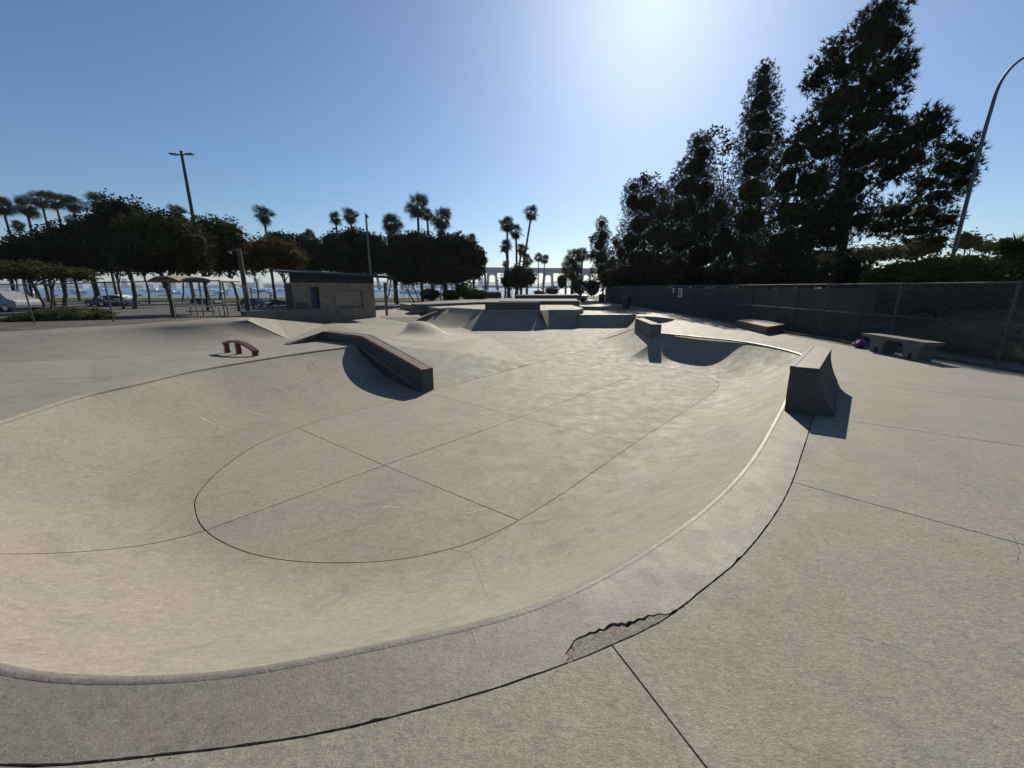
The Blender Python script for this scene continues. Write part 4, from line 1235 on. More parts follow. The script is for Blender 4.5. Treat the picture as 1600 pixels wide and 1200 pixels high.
def needle_tufts(p, nrm, size, k=9):
    n = len(p)
    base = np.repeat(p, k, 0); dirs = unit(n * k) * .8 + np.repeat(nrm, k, 0) * .75 + np.array([0, 0, .35]); dirs /= np.linalg.norm(dirs, axis=1, keepdims=True)
    s = size * npr.uniform(.6, 1.25, (n * k, 1)); w = np.cross(dirs, unit(n * k)); w /= np.linalg.norm(w, axis=1, keepdims=True) + 1e-9
    w = w * (s * .085)
    return np.stack([base - w, base + w, base + dirs * s], 1).reshape(-1, 3)
def px_blobs(bl, D, sq=1.0):
    """blobs given as (u,v,ru,rv[,dY]) at depth D metres -> world ellipsoids."""
    out = []
    for b_ in bl:
        u, v, ru, rv = b_[:4]; dy = b_[4] if len(b_) > 4 else npr.uniform(-.35, .35) * ru * D / FPX
        c = Q(u, v, D + dy); k = camdepth(c) / FPX
        out.append((c.x, c.y, c.z, ru * k, ru * k * sq, rv * k))
    return out
def limb(mb, a, b_, r0, r1, bend=.12, n=6, seed=0):
    rr = random.Random(seed); a = Vector(a); b_ = Vector(b_); L = (b_ - a).length
    off = Vector((rr.uniform(-1, 1), rr.uniform(-1, 1), rr.uniform(-.2, .6))) * L * bend
    pts = []; rad = []
    for i in range(n + 1):
        t = i / n; p = a.lerp(b_, t) + off * math.sin(math.pi * t) + Vector((rr.uniform(-1, 1), rr.uniform(-1, 1), 0)) * L * .012
        pts.append(p); rad.append(r0 + (r1 - r0) * t ** .8)
    mb.tube(pts, rad, 7)
def ground_at(u, v_guess, D, z=zg + .15):
    q = Q(u, v_guess, D); return Vector((q.x, q.y, z))
def tree(name, label, cat, D, blobs, leaf, mat, size, dens=.55, trunks=(), base_z=zg, group=None, bark='bark', core=.72, fill=.55, ragged=.22, sq=1.0, tr=.16, needles=8, limbs=True, aspect=.55):
    """trunks: (u_base, u_top, v_top, radius)."""
    wb = px_blobs(blobs, D, sq)
    cx = sum(b_[0] for b_ in wb) / len(wb); cy = sum(b_[1] for b_ in wb) / len(wb)
    if trunks:
        q = Q(trunks[0][0], 450, D); cx, cy = q.x, q.y
    root = empty(name, (cx, cy, base_z), label=label, cat=cat, group=group)
    off = Vector((cx, cy, base_z))
    p, nrm = blob_points(wb, dens, size, fill, ragged)
    if leaf == 'broad': v = leaf_quads(p, nrm, size, aspect); k = 4
    else: v = needle_tufts(p, nrm, size, needles); k = 3
    v = v - np.array(off)
    me = arr_mesh('crown', v, k, mat)
    link_mesh('crown', me, mat, root)
    if core:
        mb = MB()
        for i, b_ in enumerate(wb): mb.ico((b_[0] - off.x, b_[1] - off.y, b_[2] - off.z), (b_[3] * core, b_[4] * core, b_[5] * core), 2, .2, i)
        mb.build('inner_leaves', mat, root)
    mb = MB()
    for i, tk in enumerate(trunks):
        ub, ut, vt, r = tk
        a = Q(ub, 450, D) ; a.z = base_z - .1
        t = Q(ut, vt, D)
        r = r * .68
        limb(mb, a - off, t - off, r, r * .62, .05, 8, i)
        if limbs:
            near = sorted(wb, key=lambda b_: (Vector(b_[:3]) - t).length)[:7]
            for j, b_ in enumerate(near):
                s = a.lerp(t, .75 + .25 * (j % 3) / 2)
                limb(mb, s - off, Vector(b_[:3]) - off, r * .45, r * .10, .12, 6, i * 10 + j)
    if mb.v: mb.build('trunk', M[bark], root, smooth=True)
    return root

TL = [
 ('shade_tree', 'dark spreading tree at the far left edge behind the white van', 44, [(-20, 400, 40, 24), (18, 404, 34, 20), (40, 396, 30, 16), (5, 420, 40, 18)], 'leafC', .16, [(10, 15, 430, .3), (43, 45, 430, .25)]),
 ('shade_tree', 'low flat-crowned light green tree over the van, with forked trunks', 30, [(20, 420, 42, 13), (62, 424, 36, 14), (-15, 424, 36, 12), (110, 428, 30, 11), (133, 432, 18, 8)], 'leafL', .10, [(62, 42, 432, .16), (66, 84, 434, .13)]),
 ('shade_tree', 'broad dark tree under the row of palms at the left', 46, [(62, 384, 42, 22), (92, 366, 30, 16), (130, 358, 36, 20), (170, 372, 42, 30), (100, 392, 60, 26), (150, 405, 60, 24), (48, 398, 36, 22)], 'leafC', .16, [(92, 96, 425, .35), (78, 75, 425, .3), (146, 138, 420, .3)]),
 ('shade_tree', 'tallest dark tree behind the silver car, reaching up into the palms', 40, [(190, 330, 34, 24), (208, 345, 30, 24), (178, 360, 36, 30), (215, 370, 34, 30), (195, 400, 40, 26), (160, 345, 24, 18)], 'leafC', .15, [(203, 200, 420, .34), (186, 182, 430, .2)]),
 ('shade_tree', 'large broad tree with a thick trunk leaning over the tan canopy', 29, [(248, 352, 34, 26), (222, 362, 32, 28), (276, 360, 34, 28), (300, 380, 30, 28), (250, 385, 50, 28), (215, 400, 40, 24), (285, 408, 40, 20), (245, 415, 34, 14), (310, 405, 24, 18)], 'leafA', .11, [(262, 252, 432, .27)]),
 ('shade_tree', 'rounded green tree to the right of the tan canopy, before the wooden pole', 36, [(325, 358, 30, 20), (352, 360, 26, 20), (335, 385, 38, 26), (368, 382, 26, 24), (320, 408, 30, 20), (360, 408, 32, 20), (385, 400, 18, 24)], 'leafA', .12, [(368, 356, 425, .22), (318, 322, 425, .2)]),
 ('shade_tree', 'brown-leaved autumn tree beside the brick kiosk', 34, [(415, 388, 26, 20), (442, 388, 24, 16), (462, 402, 18, 16), (430, 408, 34, 18), (400, 408, 20, 22), (452, 418, 22, 10)], 'leafB', .11, [(448, 440, 424, .16)]),
 ('fig_tree', 'dark clipped tree low behind the autumn tree', 60, [(450, 382, 24, 18), (478, 385, 26, 20), (497, 398, 20, 24), (470, 408, 36, 20), (430, 372, 14, 10)], 'leafC', .18, [(486, 486, 425, .25)]),
 ('fig_tree', 'broad domed dark tree directly above the kiosk roof', 52, [(530, 383, 28, 22), (558, 376, 28, 20), (585, 386, 24, 22), (545, 408, 42, 24), (600, 408, 26, 20), (515, 405, 20, 22), (578, 415, 34, 14)], 'leafC', .17, [(540, 545, 430, .3), (583, 580, 428, .25)]),
 ('fig_tree', 'dense dark tree under the tall palms, standing on several thin leaning trunks', 50, [(628, 388, 26, 24), (655, 380, 28, 20), (612, 412, 26, 22), (645, 412, 34, 26), (640, 432, 36, 14), (672, 400, 24, 26)], 'leafC', .16,
   [(599, 612, 428, .13), (603, 606, 428, .10), (617, 614, 428, .13), (622, 618, 430, .12), (649, 628, 430, .14), (655, 640, 432, .12)]),
 ('fig_tree', 'rounded dark tree at the right end of the dark row, next to the bridge', 47, [(700, 385, 30, 20), (722, 388, 26, 22), (690, 410, 34, 24), (735, 405, 24, 26), (712, 428, 40, 18), (745, 420, 14, 18), (752, 402, 8, 14), (680, 430, 30, 16)], 'leafC', .15,
   [(668, 680, 430, .14), (688, 692, 432, .12), (726, 722, 436, .15), (738, 735, 436, .12)]),
]
for (nm, lb, D, bl, mt, sz, tk) in TL:
    if nm == 'fig_tree': tree(nm, lb, 'tree', D, bl, 'broad', M[mt], sz, .62, tk, group='dark rounded trees in front of the bay', core=.8, ragged=.16)
    else: tree(nm, lb, 'tree', D, bl, 'broad', M[mt], sz, .50, tk, group='broad shade trees by the parking lot', core=.62, ragged=.26)

# more thin trunks seen between the water and the crowns belong to a second row
row2 = [(145, 58), (222, 52), (283, 60), (293, 55), (341, 58), (395, 62), (22, 64), (112, 60)]
for i, (u, D) in enumerate(row2):
    tree('shade_tree', ['slim dark tree behind the left end of the parking lot', 'slim leaning dark tree behind the thick-trunked one', 'thin tree seen under the tan canopy', 'second thin tree seen under the tan canopy, just right of the other', 'thin tree seen under the white canopy',
         'thin tree behind the parked blue cars', 'thin tree showing above the white van', 'thin tree between the van and the silver car'][i], 'tree', D,
         [(u, 412, 26, 16), (u + 10, 402, 22, 14), (u - 12, 405, 20, 14)], 'broad', M['leafC'], .17, .5, [(u + (6 if i % 2 else -3), u, 425, .2)], group='second row of trees toward the bay', core=.7)

# ---- right-hand conifers
rz0 = .6
RC = [
 ('big_pine', 'huge spreading pine with bare limbs, the tallest tree at the right', 'pine', 23, [
   (1380, 18, 30, 26), (1362, 48, 42, 26), (1392, 62, 26, 30), (1350, 82, 34, 28), (1402, 100, 22, 24), (1374, 120, 34, 28), (1412, 108, 16, 20), (1300, 82, 16, 18), (1285, 112, 24, 16), (1270, 130, 14, 12), (1318, 112, 26, 20),
   (1320, 150, 44, 26), (1380, 155, 34, 22), (1300, 180, 34, 26), (1350, 190, 46, 30), (1395, 190, 16, 18), (1265, 210, 30, 26), (1240, 240, 28, 30), (1290, 230, 44, 34), (1350, 240, 46, 34), (1226, 285, 28, 34),
   (1270, 290, 46, 38), (1330, 290, 40, 36), (1395, 230, 34, 34), (1430, 205, 28, 26), (1457, 182, 22, 18), (1462, 205, 20, 22), (1425, 245, 30, 24), (1395, 268, 30, 22), (1490, 228, 22, 14), (1508, 235, 20, 18), (1512, 262, 18, 20), (1480, 262, 30, 20),
   (1500, 285, 20, 18), (1450, 285, 24, 14), (1465, 305, 30, 16), (1235, 335, 40, 36), (1220, 380, 40, 34), (1275, 345, 40, 34), (1400, 330, 34, 22), (1445, 330, 34, 20), (1475, 345, 22, 16), (1380, 355, 34, 18), (1430, 360, 34, 16), (1345, 345, 26, 22), (1465, 375, 22, 14), (1255, 380, 34, 18), (1225, 400, 44, 26), (1305, 335, 40, 34), (1300, 372, 36, 24), (1190, 420, 44, 24), (1330, 410, 26, 18), (1240, 425, 50, 18), (1320, 430, 50, 16)],
   'pine', 'leafP', .40, .36, [(1302, 1330, 300, .42), (1330, 1352, 110, .25)], 0.0),
 ('tall_cypress', 'tall narrow cypress rising beside the big pine', 'cypress', 33, [(1195, 108, 12, 14), (1192, 130, 20, 20), (1190, 158, 26, 24), (1188, 190, 30, 26), (1184, 222, 34, 28), (1182, 258, 36, 30), (1176, 300, 38, 34), (1170, 345, 42, 36), (1165, 390, 44, 34), (1160, 425, 50, 20), (1215, 215, 8, 12)],
   'cyp', 'leafP', .30, .42, [(1178, 1185, 300, .3)], 0.74),
 ('dark_cypress', 'dark pointed cypress left of the tall narrow one', 'cypress', 38, [(1090, 222, 14, 16), (1098, 240, 20, 20), (1085, 262, 28, 24), (1075, 292, 34, 28), (1100, 300, 26, 30), (1068, 330, 38, 32), (1100, 350, 34, 34), (1062, 375, 44, 34), (1095, 400, 40, 34), (1060, 420, 50, 24), (1125, 330, 22, 34), (1130, 380, 30, 40)],
   'cyp', 'leafP', .30, .42, [(1085, 1085, 330, .3)], 0.74),
 ('rounded_cypress', 'wide bushy cypress mass left of the pointed one', 'cypress', 44, [(990, 292, 14, 12), (1008, 285, 10, 10), (988, 315, 18, 22), (1012, 318, 28, 26), (1035, 330, 22, 26), (1000, 350, 30, 26), (1030, 370, 36, 34), (985, 378, 26, 24), (1000, 405, 36, 26), (970, 395, 14, 18), (1025, 420, 50, 24), (975, 425, 26, 20), (1035, 300, 10, 12), (962, 378, 8, 8)],
   'cyp', 'leafP', .30, .42, [(1005, 1005, 380, .3)], 0.72),
 ('narrow_cypress', 'small dark column of cypress at the left end of the right-hand trees', 'cypress', 54, [(940, 350, 10, 11), (942, 368, 13, 16), (937, 382, 15, 18), (940, 402, 17, 20), (942, 425, 20, 20), (955, 415, 12, 24), (925, 372, 5, 6), (925, 400, 8, 8)],
   'cyp', 'leafP', .30, .42, [(942, 942, 400, .25)], 0.74),
 ('gum_tree', 'thin-leaved airy gum tree showing between the two tall cypresses', 'tree', 47, [(1118, 205, 14, 9), (1108, 215, 8, 8), (1132, 216, 12, 10), (1128, 238, 16, 14), (1142, 228, 8, 12), (1120, 262, 14, 14), (1140, 268, 12, 16), (1125, 300, 20, 16)],
   'airy', 'leafC', .20, .14, [(1128, 1128, 262, .14)], 0),
 ('gum_tree', 'airy pale gum crown peeping over the wide bushy cypress', 'tree', 50, [(1020, 280, 12, 9), (1005, 276, 7, 6), (1028, 292, 9, 10), (1015, 300, 12, 10), (1052, 282, 6, 8)],
   'airy', 'leafC', .18, .16, [(1018, 1018, 300, .10)], 0),
]
for (nm, lb, ct, D, bl, kind, mt, sz, dn, tk, core) in RC:
    if kind == 'pine': tree(nm, lb, ct, D, bl, 'needle', M[mt], sz * .76, dn * 2.6, tk, rz0, core=.5, fill=.45, ragged=.24, needles=11)
    elif kind == 'cyp': tree(nm, lb, ct, D, bl, 'needle', M[mt], sz * .72, dn * 3.4, tk, .2, core=.5, fill=.5, ragged=.14, needles=8, limbs=False)
    else: tree(nm, lb, ct, D, bl, 'broad', M[mt], sz, dn, tk, .2, core=0, fill=.2, ragged=.4)
# visible bare limbs of the pine reaching right
# hedge and shrubs behind the right fence
tree('hedge', 'leafy yellow-green hedge above the right fence', 'hedge', 17, [(1375, 432, 26, 14), (1410, 424, 30, 16), (1450, 420, 34, 20), (1500, 418, 34, 22), (1550, 420, 34, 22), (1600, 422, 36, 24), (1400, 438, 40, 16), (1660, 420, 40, 26), (1480, 436, 60, 18), (1560, 440, 60, 18)],
     'broad', M['leafG'], .085, .55, [], .6, core=.8, ragged=.22, limbs=False)
tree('hedge', 'dark leafy shrubs low behind the fence and bench', 'hedge', 14.5, [(1390, 470, 44, 26), (1450, 470, 44, 24), (1520, 468, 50, 28), (1590, 470, 50, 30), (1360, 455, 20, 14), (1650, 475, 60, 30)],
     'broad', M['bush'], .085, .5, [], .2, core=.8, limbs=False)
tree('hedge', 'black shaded hedge along the foot of the conifers', 'hedge', 27, [(960 + 34 * i, 436, 28, 18, 20 - i * 2.2) for i in range(13)],
     'broad', M['leafC'], .13, .5, [], .2, core=.85, limbs=False)
DT = [(1400, 392, 34, 14, 50), (1350, 395, 30, 12, 50), (1440, 384, 26, 16, 46), (1515, 376, 20, 14, 60), (1508, 368, 8, 8, 60), (1545, 384, 18, 10, 66), (1590, 384, 24, 12, 62), (1570, 378, 10, 7, 62), (1250, 405, 30, 14, 52), (1300, 400, 30, 14, 55), (1640, 376, 26, 18, 60)]
dl = ['dull green far tree under the pine limbs', 'small far tree right of the pine trunk', 'bushy far tree just left of the curved lamp post', 'pale far tree just right of the curved lamp post', 'thin top of a far tree right of the curved lamp post', 'low rounded far tree in the gap right of the lamp', 'flat-topped far tree at the right edge of the photo',
      'small knob of far foliage near the right edge', 'far tree behind the left side of the pine trunk', 'far tree directly behind the pine trunk', 'far tree beyond the right edge']
for i, (u, v, a, b_, D) in enumerate(DT):
    tree('far_tree', dl[i], 'tree', D, [(u, v, a, b_), (u + a * .5, v + b_ * .4, a * .6, b_ * .7), (u - a * .5, v + b_ * .5, a * .6, b_ * .7)], 'broad', M['bush'], .20, .38, [(u, u, v + b_, .15)], .6, core=.6, ragged=.3, group='far trees beyond the hedge')
tree('frond_bush', 'spiky bright green fan palm bush at the right edge above the fence', 'bush', 18, [(1590, 392, 14, 10), (1605, 400, 16, 10)], 'needle', M['leafG'], .5, .12, [], .6, core=0, limbs=False)
# shrubs
tree('shrub', 'wide low leafy shrub in front of the left fence', 'shrub', 18.6, [(60, 497, 34, 11, 0), (95, 494, 40, 12, .2), (135, 493, 36, 11, .1), (160, 497, 16, 9, 0), (30, 502, 24, 7, 0), (110, 490, 30, 9, .2)], 'broad', M['bush'], .07, .55, [], .3, core=.85, limbs=False, ragged=.12)
for i, (u, v, a, b_) in enumerate([(672, 460, 17, 9), (706, 461, 16, 8), (733, 458, 17, 10), (722, 452, 12, 7), (750, 461, 14, 8)]):
    tree('round_shrub', ['leftmost clipped round shrub behind the raised platform', 'second clipped round shrub from the left behind the raised platform', 'third clipped round shrub, in front of a taller one', 'taller clipped shrub peeping over the others', 'rightmost clipped round shrub behind the raised platform'][i],
         'shrub', 41, [(u, v, a, b_, 1.0 if i == 3 else 0)], 'broad', M['bush'], .09, .7, [], -.2, core=.9, limbs=False, ragged=.05, group='clipped round shrubs')
tree('bushy_tree', 'low rounded bushy tree on many thin stems below the middle palms', 'tree', 50, [(797, 432, 14, 12), (815, 426, 18, 14), (828, 434, 12, 12), (808, 442, 24, 10), (792, 440, 12, 10)], 'broad', M['leafA'], .14, .55,
     [(797, 800, 445, .07), (806, 806, 447, .07), (815, 814, 446, .07), (824, 822, 446, .07), (790, 794, 446, .06)], zg, core=.75)
for i, (u, v, a, b_, D) in enumerate([(878, 440, 9, 12, 62), (862, 455, 12, 7, 60), (905, 448, 14, 14, 56), (842, 458, 10, 5, 64), (925, 450, 14, 14, 52)]):
    tree('small_bush', ['rounded bush left of the palm clump, before the bridge', 'low dark bush under the bridge piers', 'dark bush at the top of the stair rail', 'tiny bush beside the two thin palms', 'bush behind the stair rail'][i], 'bush', D, [(u, v, a, b_)], 'broad', M['leafA'], .15, .5, [], zg, core=.8, limbs=False)

# ------------------------------------------------------------------ palms
def palm_crown_mesh(seed, nleaf=34, skirt=10):
    r = random.Random(seed); tris = []; dead = []
    for i in range(nleaf + skirt):
        isd = i >= nleaf
        az = r.uniform(0, 2 * math.pi)
        el = math.radians(r.uniform(-85, -55)) if isd else math.radians(-62 + 146 * (i / nleaf) + r.uniform(-12, 12))
        d = Vector((math.cos(az) * math.cos(el), math.sin(az) * math.cos(el), math.sin(el)))
        L = (r.uniform(.5, .85) if i % 4 else r.uniform(.2, .4)) * (.7 if isd else 1)
        side = d.cross(Vector((0, 0, 1))).normalized(); up = side.cross(d).normalized(); ro = r.uniform(-1.15, 1.15); side, up = side * math.cos(ro) + up * math.sin(ro), up * math.cos(ro) - side * math.sin(ro)
        base = Vector((0, 0, 0)); hub = d * L + Vector((0, 0, -.06))
        tgt = dead if isd else tris
        w = .025
        tgt.append((base - side * w, base + side * w, hub))
        nb = 15; R = r.uniform(.75, 1.05) * (.75 if isd else 1)
        for k in range(nb):
            a = math.radians(-105 + 210 * k / (nb - 1)); rr_ = R * (.62 + .38 * math.cos(a * .75))
            dr = d * math.cos(a) + side * math.sin(a)
            tip = hub + dr * rr_ + Vector((0, 0, -.13 * rr_ * r.uniform(.4, 1.8))) + up * r.uniform(-.05, .05)
            midp = hub + dr * rr_ * .55 + Vector((0, 0, -.02))
            pw = dr.cross(up).normalized() * .042
            tgt.append((hub, midp - pw, midp + pw)); tgt.append((midp - pw, midp + pw, tip))
    out = []
    for nm, tl, mt in (('fronds', tris, M['leafPalm']), ('dead_fronds', dead, M['deadfrond'])):
        v = np.array([[list(p) for p in t] for t in tl]).reshape(-1, 3)
        out.append(arr_mesh(nm, v, 3, mt))
    return out
PCM = [palm_crown_mesh(s, 24 + 3 * s, 4 + 2 * s) for s in (1, 2, 3)]
def palm(u, v, r_px, D, label, lean=0.0, base_z=zg, var=None, tr=.17, size=1.75):
    """crown centre at pixel (u,v), crown radius r_px at depth D"""
    c = Q(u, v, D); k = camdepth(c) / FPX; R = r_px * k
    bx, by = c.x - lean, c.y
    root = empty('palm_tree', (bx, by, base_z), label=label, cat='palm tree', group='fan palms')
    i = var if var is not None else rnd.randrange(3)
    s = R / 1.58; rz = rnd.uniform(0, 6.28)
    for me in PCM[i]:
        o = link_mesh(me.name.split('.')[0], me, None, root); o.location = (c.x - bx, 0, c.z - base_z); o.scale = (s, s, s * rnd.uniform(.92, 1.05)); o.rotation_euler = (0, 0, rz)
    mb = MB(); h = c.z - base_z; pts = []; rad = []
    for j in range(9):
        t = j / 8; pts.append((lean * t ** 1.5, 0, -.1 + (h + .1) * t)); rad.append(tr * (1.35 if j == 0 else 1.0 - .35 * t) * (1 + (.1 if j % 2 else 0)))
    mb.tube(pts, rad, 7); mb.build('trunk', M['palmbark'], root, smooth=True)
    return root
PL = [
 (3, 322, 17, 62, 'leftmost fan palm, cut by the left edge of the photo'), (40, 322, 19, 58, 'second fan palm from the left, with a bare slim trunk'),
 (64, 312, 18, 66, 'third fan palm from the left in the left row'), (86, 313, 17, 64, 'fourth fan palm from the left, crown touching its neighbour'), (112, 318, 17, 62, 'fifth fan palm in the left row'), (150, 314, 16, 60, 'fan palm at the right end of the left row, half behind a dark tree'),
 (28, 352, 10, 80, 'small low palm between the leftmost two'), (277, 331, 14, 62, 'small palm top just left of the tall double lamp'), (412, 336, 17, 58, 'lone fan palm right of the tall double lamp'), (482, 368, 12, 70, 'low palm top left of the paired palms'),
 (524, 341, 12, 68, 'smaller left palm of the pair above the kiosk'), (547, 337, 15, 60, 'larger right palm of the pair above the kiosk'),
 (612, 348, 19, 52, 'shaggy palm just right of the thin grey pole, first of three'), (652, 322, 22, 50, 'tallest fan palm of the group of three'), (690, 342, 20, 50, 'rightmost palm of the group of three'), (613, 366, 14, 56, 'lower palm crown under the shaggy one'),
 (667, 335, 12, 60, 'palm crown half hidden between the two tall ones'), (712, 372, 11, 60, 'low palm top above the dark rounded tree'), (737, 372, 9, 62, 'small thin palm above the right end of the dark row'), (690, 366, 10, 58, 'small palm crown under the rightmost of three'),
 (792, 350, 15, 62, 'tall left palm of the middle cluster'), (806, 362, 14, 60, 'second palm of the middle cluster'), (831, 333, 15, 62, 'tallest slim palm standing alone by the middle cluster'), (790, 384, 13, 60, 'lower left palm of the middle cluster'),
 (815, 390, 12, 58, 'lower palm crown in the middle cluster'), (824, 406, 11, 58, 'lowest palm crown above the bushy tree'), (790, 412, 7, 66, 'tiny low palm at the left of the middle cluster'),
 (842, 402, 9, 85, 'left of the two thin distant palms before the bridge'), (851, 405, 8.5, 88, 'right of the two thin distant palms before the bridge'), (757, 408, 7, 64, 'little palm frond crown at the edge of the dark row'),
 (884, 418, 10, 66, 'stubby palm left in the clump by the cypress'), (895, 402, 17, 58, 'big shaggy palm in the clump by the cypress'), (910, 398, 14, 60, 'palm crown leaning on the narrow cypress'), (896, 425, 18, 58, 'low skirted palm crown in the clump by the cypress'),
]
for i, (u, v, r, D, lb) in enumerate(PL):
    palm(u, v, r * 1.12, D, lb, lean={1: .3, 20: -.2, 22: 1.6, 23: -.6, 24: .8}.get(i, rnd.uniform(-.3, .3)), tr=.13 if D > 70 else .19)

# ------------------------------------------------------------------ lamps and poles
def double_lamp():
    D = 42; t = Q(283, 236, D); b_ = Vector((t.x, t.y, zg))
    root = empty('double_lamp', b_, label='tall dark double-headed lamp post above the left trees', cat='lamp post')
    h = t.z - zg
    MB().tube([(0, 0, 0), (0, 0, h * .5), (0, 0, h)], [.20, .17, .13], 10).build('pole', M['bronze'], root, smooth=True)
    MB().tube([(0, 0, 0), (0, 0, .35)], [.34, .3], 12).build('base', M['wallc'], root)
    for s in (-1, 1):
        mb = MB(); mb.tube([(0, 0, h - .35), (s * .3, .0, h - .30), (s * .45, 0, h - .28)], .05, 6); mb.build('arm', M['bronze'], root)
        hd = MB(); hd.box((s * .78, 0, h - .27), (.72, .40, .12), rot=Matrix.Rotation(-.06 * s, 3, 'Y')); o = hd.build('lamp_head', M['bronze'], root, bevel=.03)
        MB().box((s * .78, 0, h - .345), (.5, .3, .02)).build('lens', M['lens'], o)
double_lamp()
def pole_lamp():
    D = 34; t = Q(571.5, 336, D); root = empty('camera_pole', (t.x, t.y, -.3), label='thin grey pole with a small box on top behind the kiosk', cat='pole'); h = t.z + .3
    MB().tube([(0, 0, 0), (0, 0, h)], [.11, .075], 8).build('pole', M['metal'], root, smooth=True)
    MB().box((.10, -.05, h - .12), (.22, .25, .20)).build('box', M['metal'], root, bevel=.02)
    MB().tube([(0, 0, h - .05), (0, 0, h + .12)], .06, 6).build('cap', M['metal'], root)
pole_lamp()
def wood_pole():
    D = 25.5; t = Q(373, 388, D); root = empty('lamp_pole', (t.x, t.y, -.3), label='weathered grey pole with a small bent lamp arm left of the kiosk', cat='lamp post'); h = t.z + .3
    MB().tube([(0, 0, 0), (0, 0, h * .5), (0, 0, h)], [.17, .14, .12], 9).build('pole', M['palmbark'], root, smooth=True)
    MB().tube([(0, 0, h - .25), (-.2, 0, h - .1), (-.42, 0, h - .08), (-.55, 0, h - .16)], .025, 6).build('arm', M['metal'], root)
    MB().tube([(-.62, 0, h - .28), (-.58, 0, h - .14)], [.13, .05], 8).build('lamp_shade', M['metal'], root)
wood_pole()
def curved_light():
    D = 21; b_ = Q(1489, 400, D); root = empty('street_lamp', (b_.x, b_.y, .6), label='tall slender steel street light curving over at the right edge', cat='street lamp')
    pts = [(1487, 410), (1514.5, 300), (1540, 200), (1547, 168), (1554, 145), (1562, 127), (1573, 111), (1586, 98), (1602, 88), (1640, 76), (1690, 70)]
    x0, y0_ = b_.x, b_.y
    w = [Vector((0, 0, -.3))]
    for k, (u, v) in enumerate(pts):
        if k < 3:
            q = Q(u, v, D); w.append(Vector((0, 0, q.z - .6)))
        else: q = Q(u, v, D); w.append(Vector((q.x - x0, 0, q.z - .6)))
    # keep the arm's start on the pole axis
    dx = w[4].x
    for k in range(4, len(w)): w[k].x -= dx - .04
    w = spline(w, 4)
    rr_ = [.092 - .052 * (i / (len(w) - 1)) for i in range(len(w))]
    MB().tube(w, rr_, 10).build('pole', M['metal'], root, smooth=True)
    e = w[-1]; MB().box((e.x + .3, 0, e.z - .04), (.7, .28, .14)).build('lamp_head', M['metal'], root, bevel=.03)
curved_light()

# ------------------------------------------------------------------ bench, bag, grind box, signs, bins, rail
def bench():
    a = P(1362, 548.5, 0); b_ = P(1440, 560, 0)
    # slab front edge at height .45
    h = .46
    s0 = P(1347, 520.5, h); s1 = P(1447, 535.2, h); s2 = P(1476, 533.5, h); s3 = P(1386, 519.3, h)
    d = (s1 - s0).normalized(); n = Vector((-d.y, d.x, 0)); n = n if n.x > 0 else -n
    L = (s1 - s0).length; wd = .42; ang = math.atan2(d.y, d.x)
    root = empty('concrete_bench', (s0.x, s0.y, 0), ang, label='grey concrete bench on two arched supports by the right fence', cat='bench')
    sgn = 1 if Vector((-d.y, d.x, 0)).dot(n) > 0 else -1
    MB().box((L / 2, sgn * wd / 2, h - .04), (L, wd, .08)).build('seat', M['wallc'], root, bevel=.012)
    for x in (L * .27, L * .80):
        mb = MB()
        prof = [(-.36, h - .082), (-.27, h - .13), (-.21, h - .22), (-.19, .0), (-.07, .0), (-.05, .15), (.05, .15), (.07, 0), (.19, .0), (.21, h - .22), (.27, h - .13), (.36, h - .082)]
        y0 = sgn * .04; y1 = sgn * (wd - .04)
        v = [(x + px_, y0, pz_) for px_, pz_ in prof] + [(x + px_, y1, pz_) for px_, pz_ in prof]; m_ = len(prof)
        mb.add(v, [tuple(range(m_)), tuple(range(2 * m_ - 1, m_ - 1, -1))] + [(i, (i + 1) % m_, (i + 1) % m_ + m_, i + m_) for i in range(m_)])
        mb.build('support', M['wallc'], root)
bench()
def bag():
    c = P(1342, 543, 0)
    root = empty('purple_bag', (c.x, c.y, 0), .4, label='crumpled purple bag on the ground at the left end of the bench', cat='bag')
    mb = MB(); mb.ico((0, 0, .10), (.21, .13, .12), 3, .16, 4); mb.ico((.12, .03, .15), (.12, .09, .09), 2, .2, 8)
    mb.v = [(x, y, max(.004, z)) for x, y, z in mb.v]
    mb.build('bag_body', M['purple'], root, smooth=False)
    MB().tube([(-.12, 0, .15), (-.05, -.05, .26), (.05, -.03, .27), (.12, .02, .2)], .012, 6).build('handle', M['purple'], root, smooth=True)
bag()
def grind_box():
    h = .30
    a = P(1151, 500.2, h); b_ = P(1199, 511.5 - 1.0, h); c = P(1227, 506.5, h); d = P(1181, 499.6, h)
    root = empty('grind_box', (0, 0, 0), label='low concrete grind box with a dark red band under its top, by the fence', cat='skate box')
    poly = [(p.x, p.y) for p in (a, b_, c)]; dd = a + (c - b_); poly.append((dd.x, dd.y))
    cx = sum(p[0] for p in poly) / 4; cy = sum(p[1] for p in poly) / 4
    sc = lambda k: [(cx + (p[0] - cx) * k, cy + (p[1] - cy) * k) for p in poly]
    MB().prism(sc(.985), -.02, h - .12).build('box_body', M['wallc'], root, bevel=.01)
    MB().prism(sc(1.0), h - .12, h - .035).build('red_band', M['redband'], root)
    MB().prism(sc(1.008), h - .035, h).build('box_top', M['backdeck'], root, bevel=.008)
grind_box()
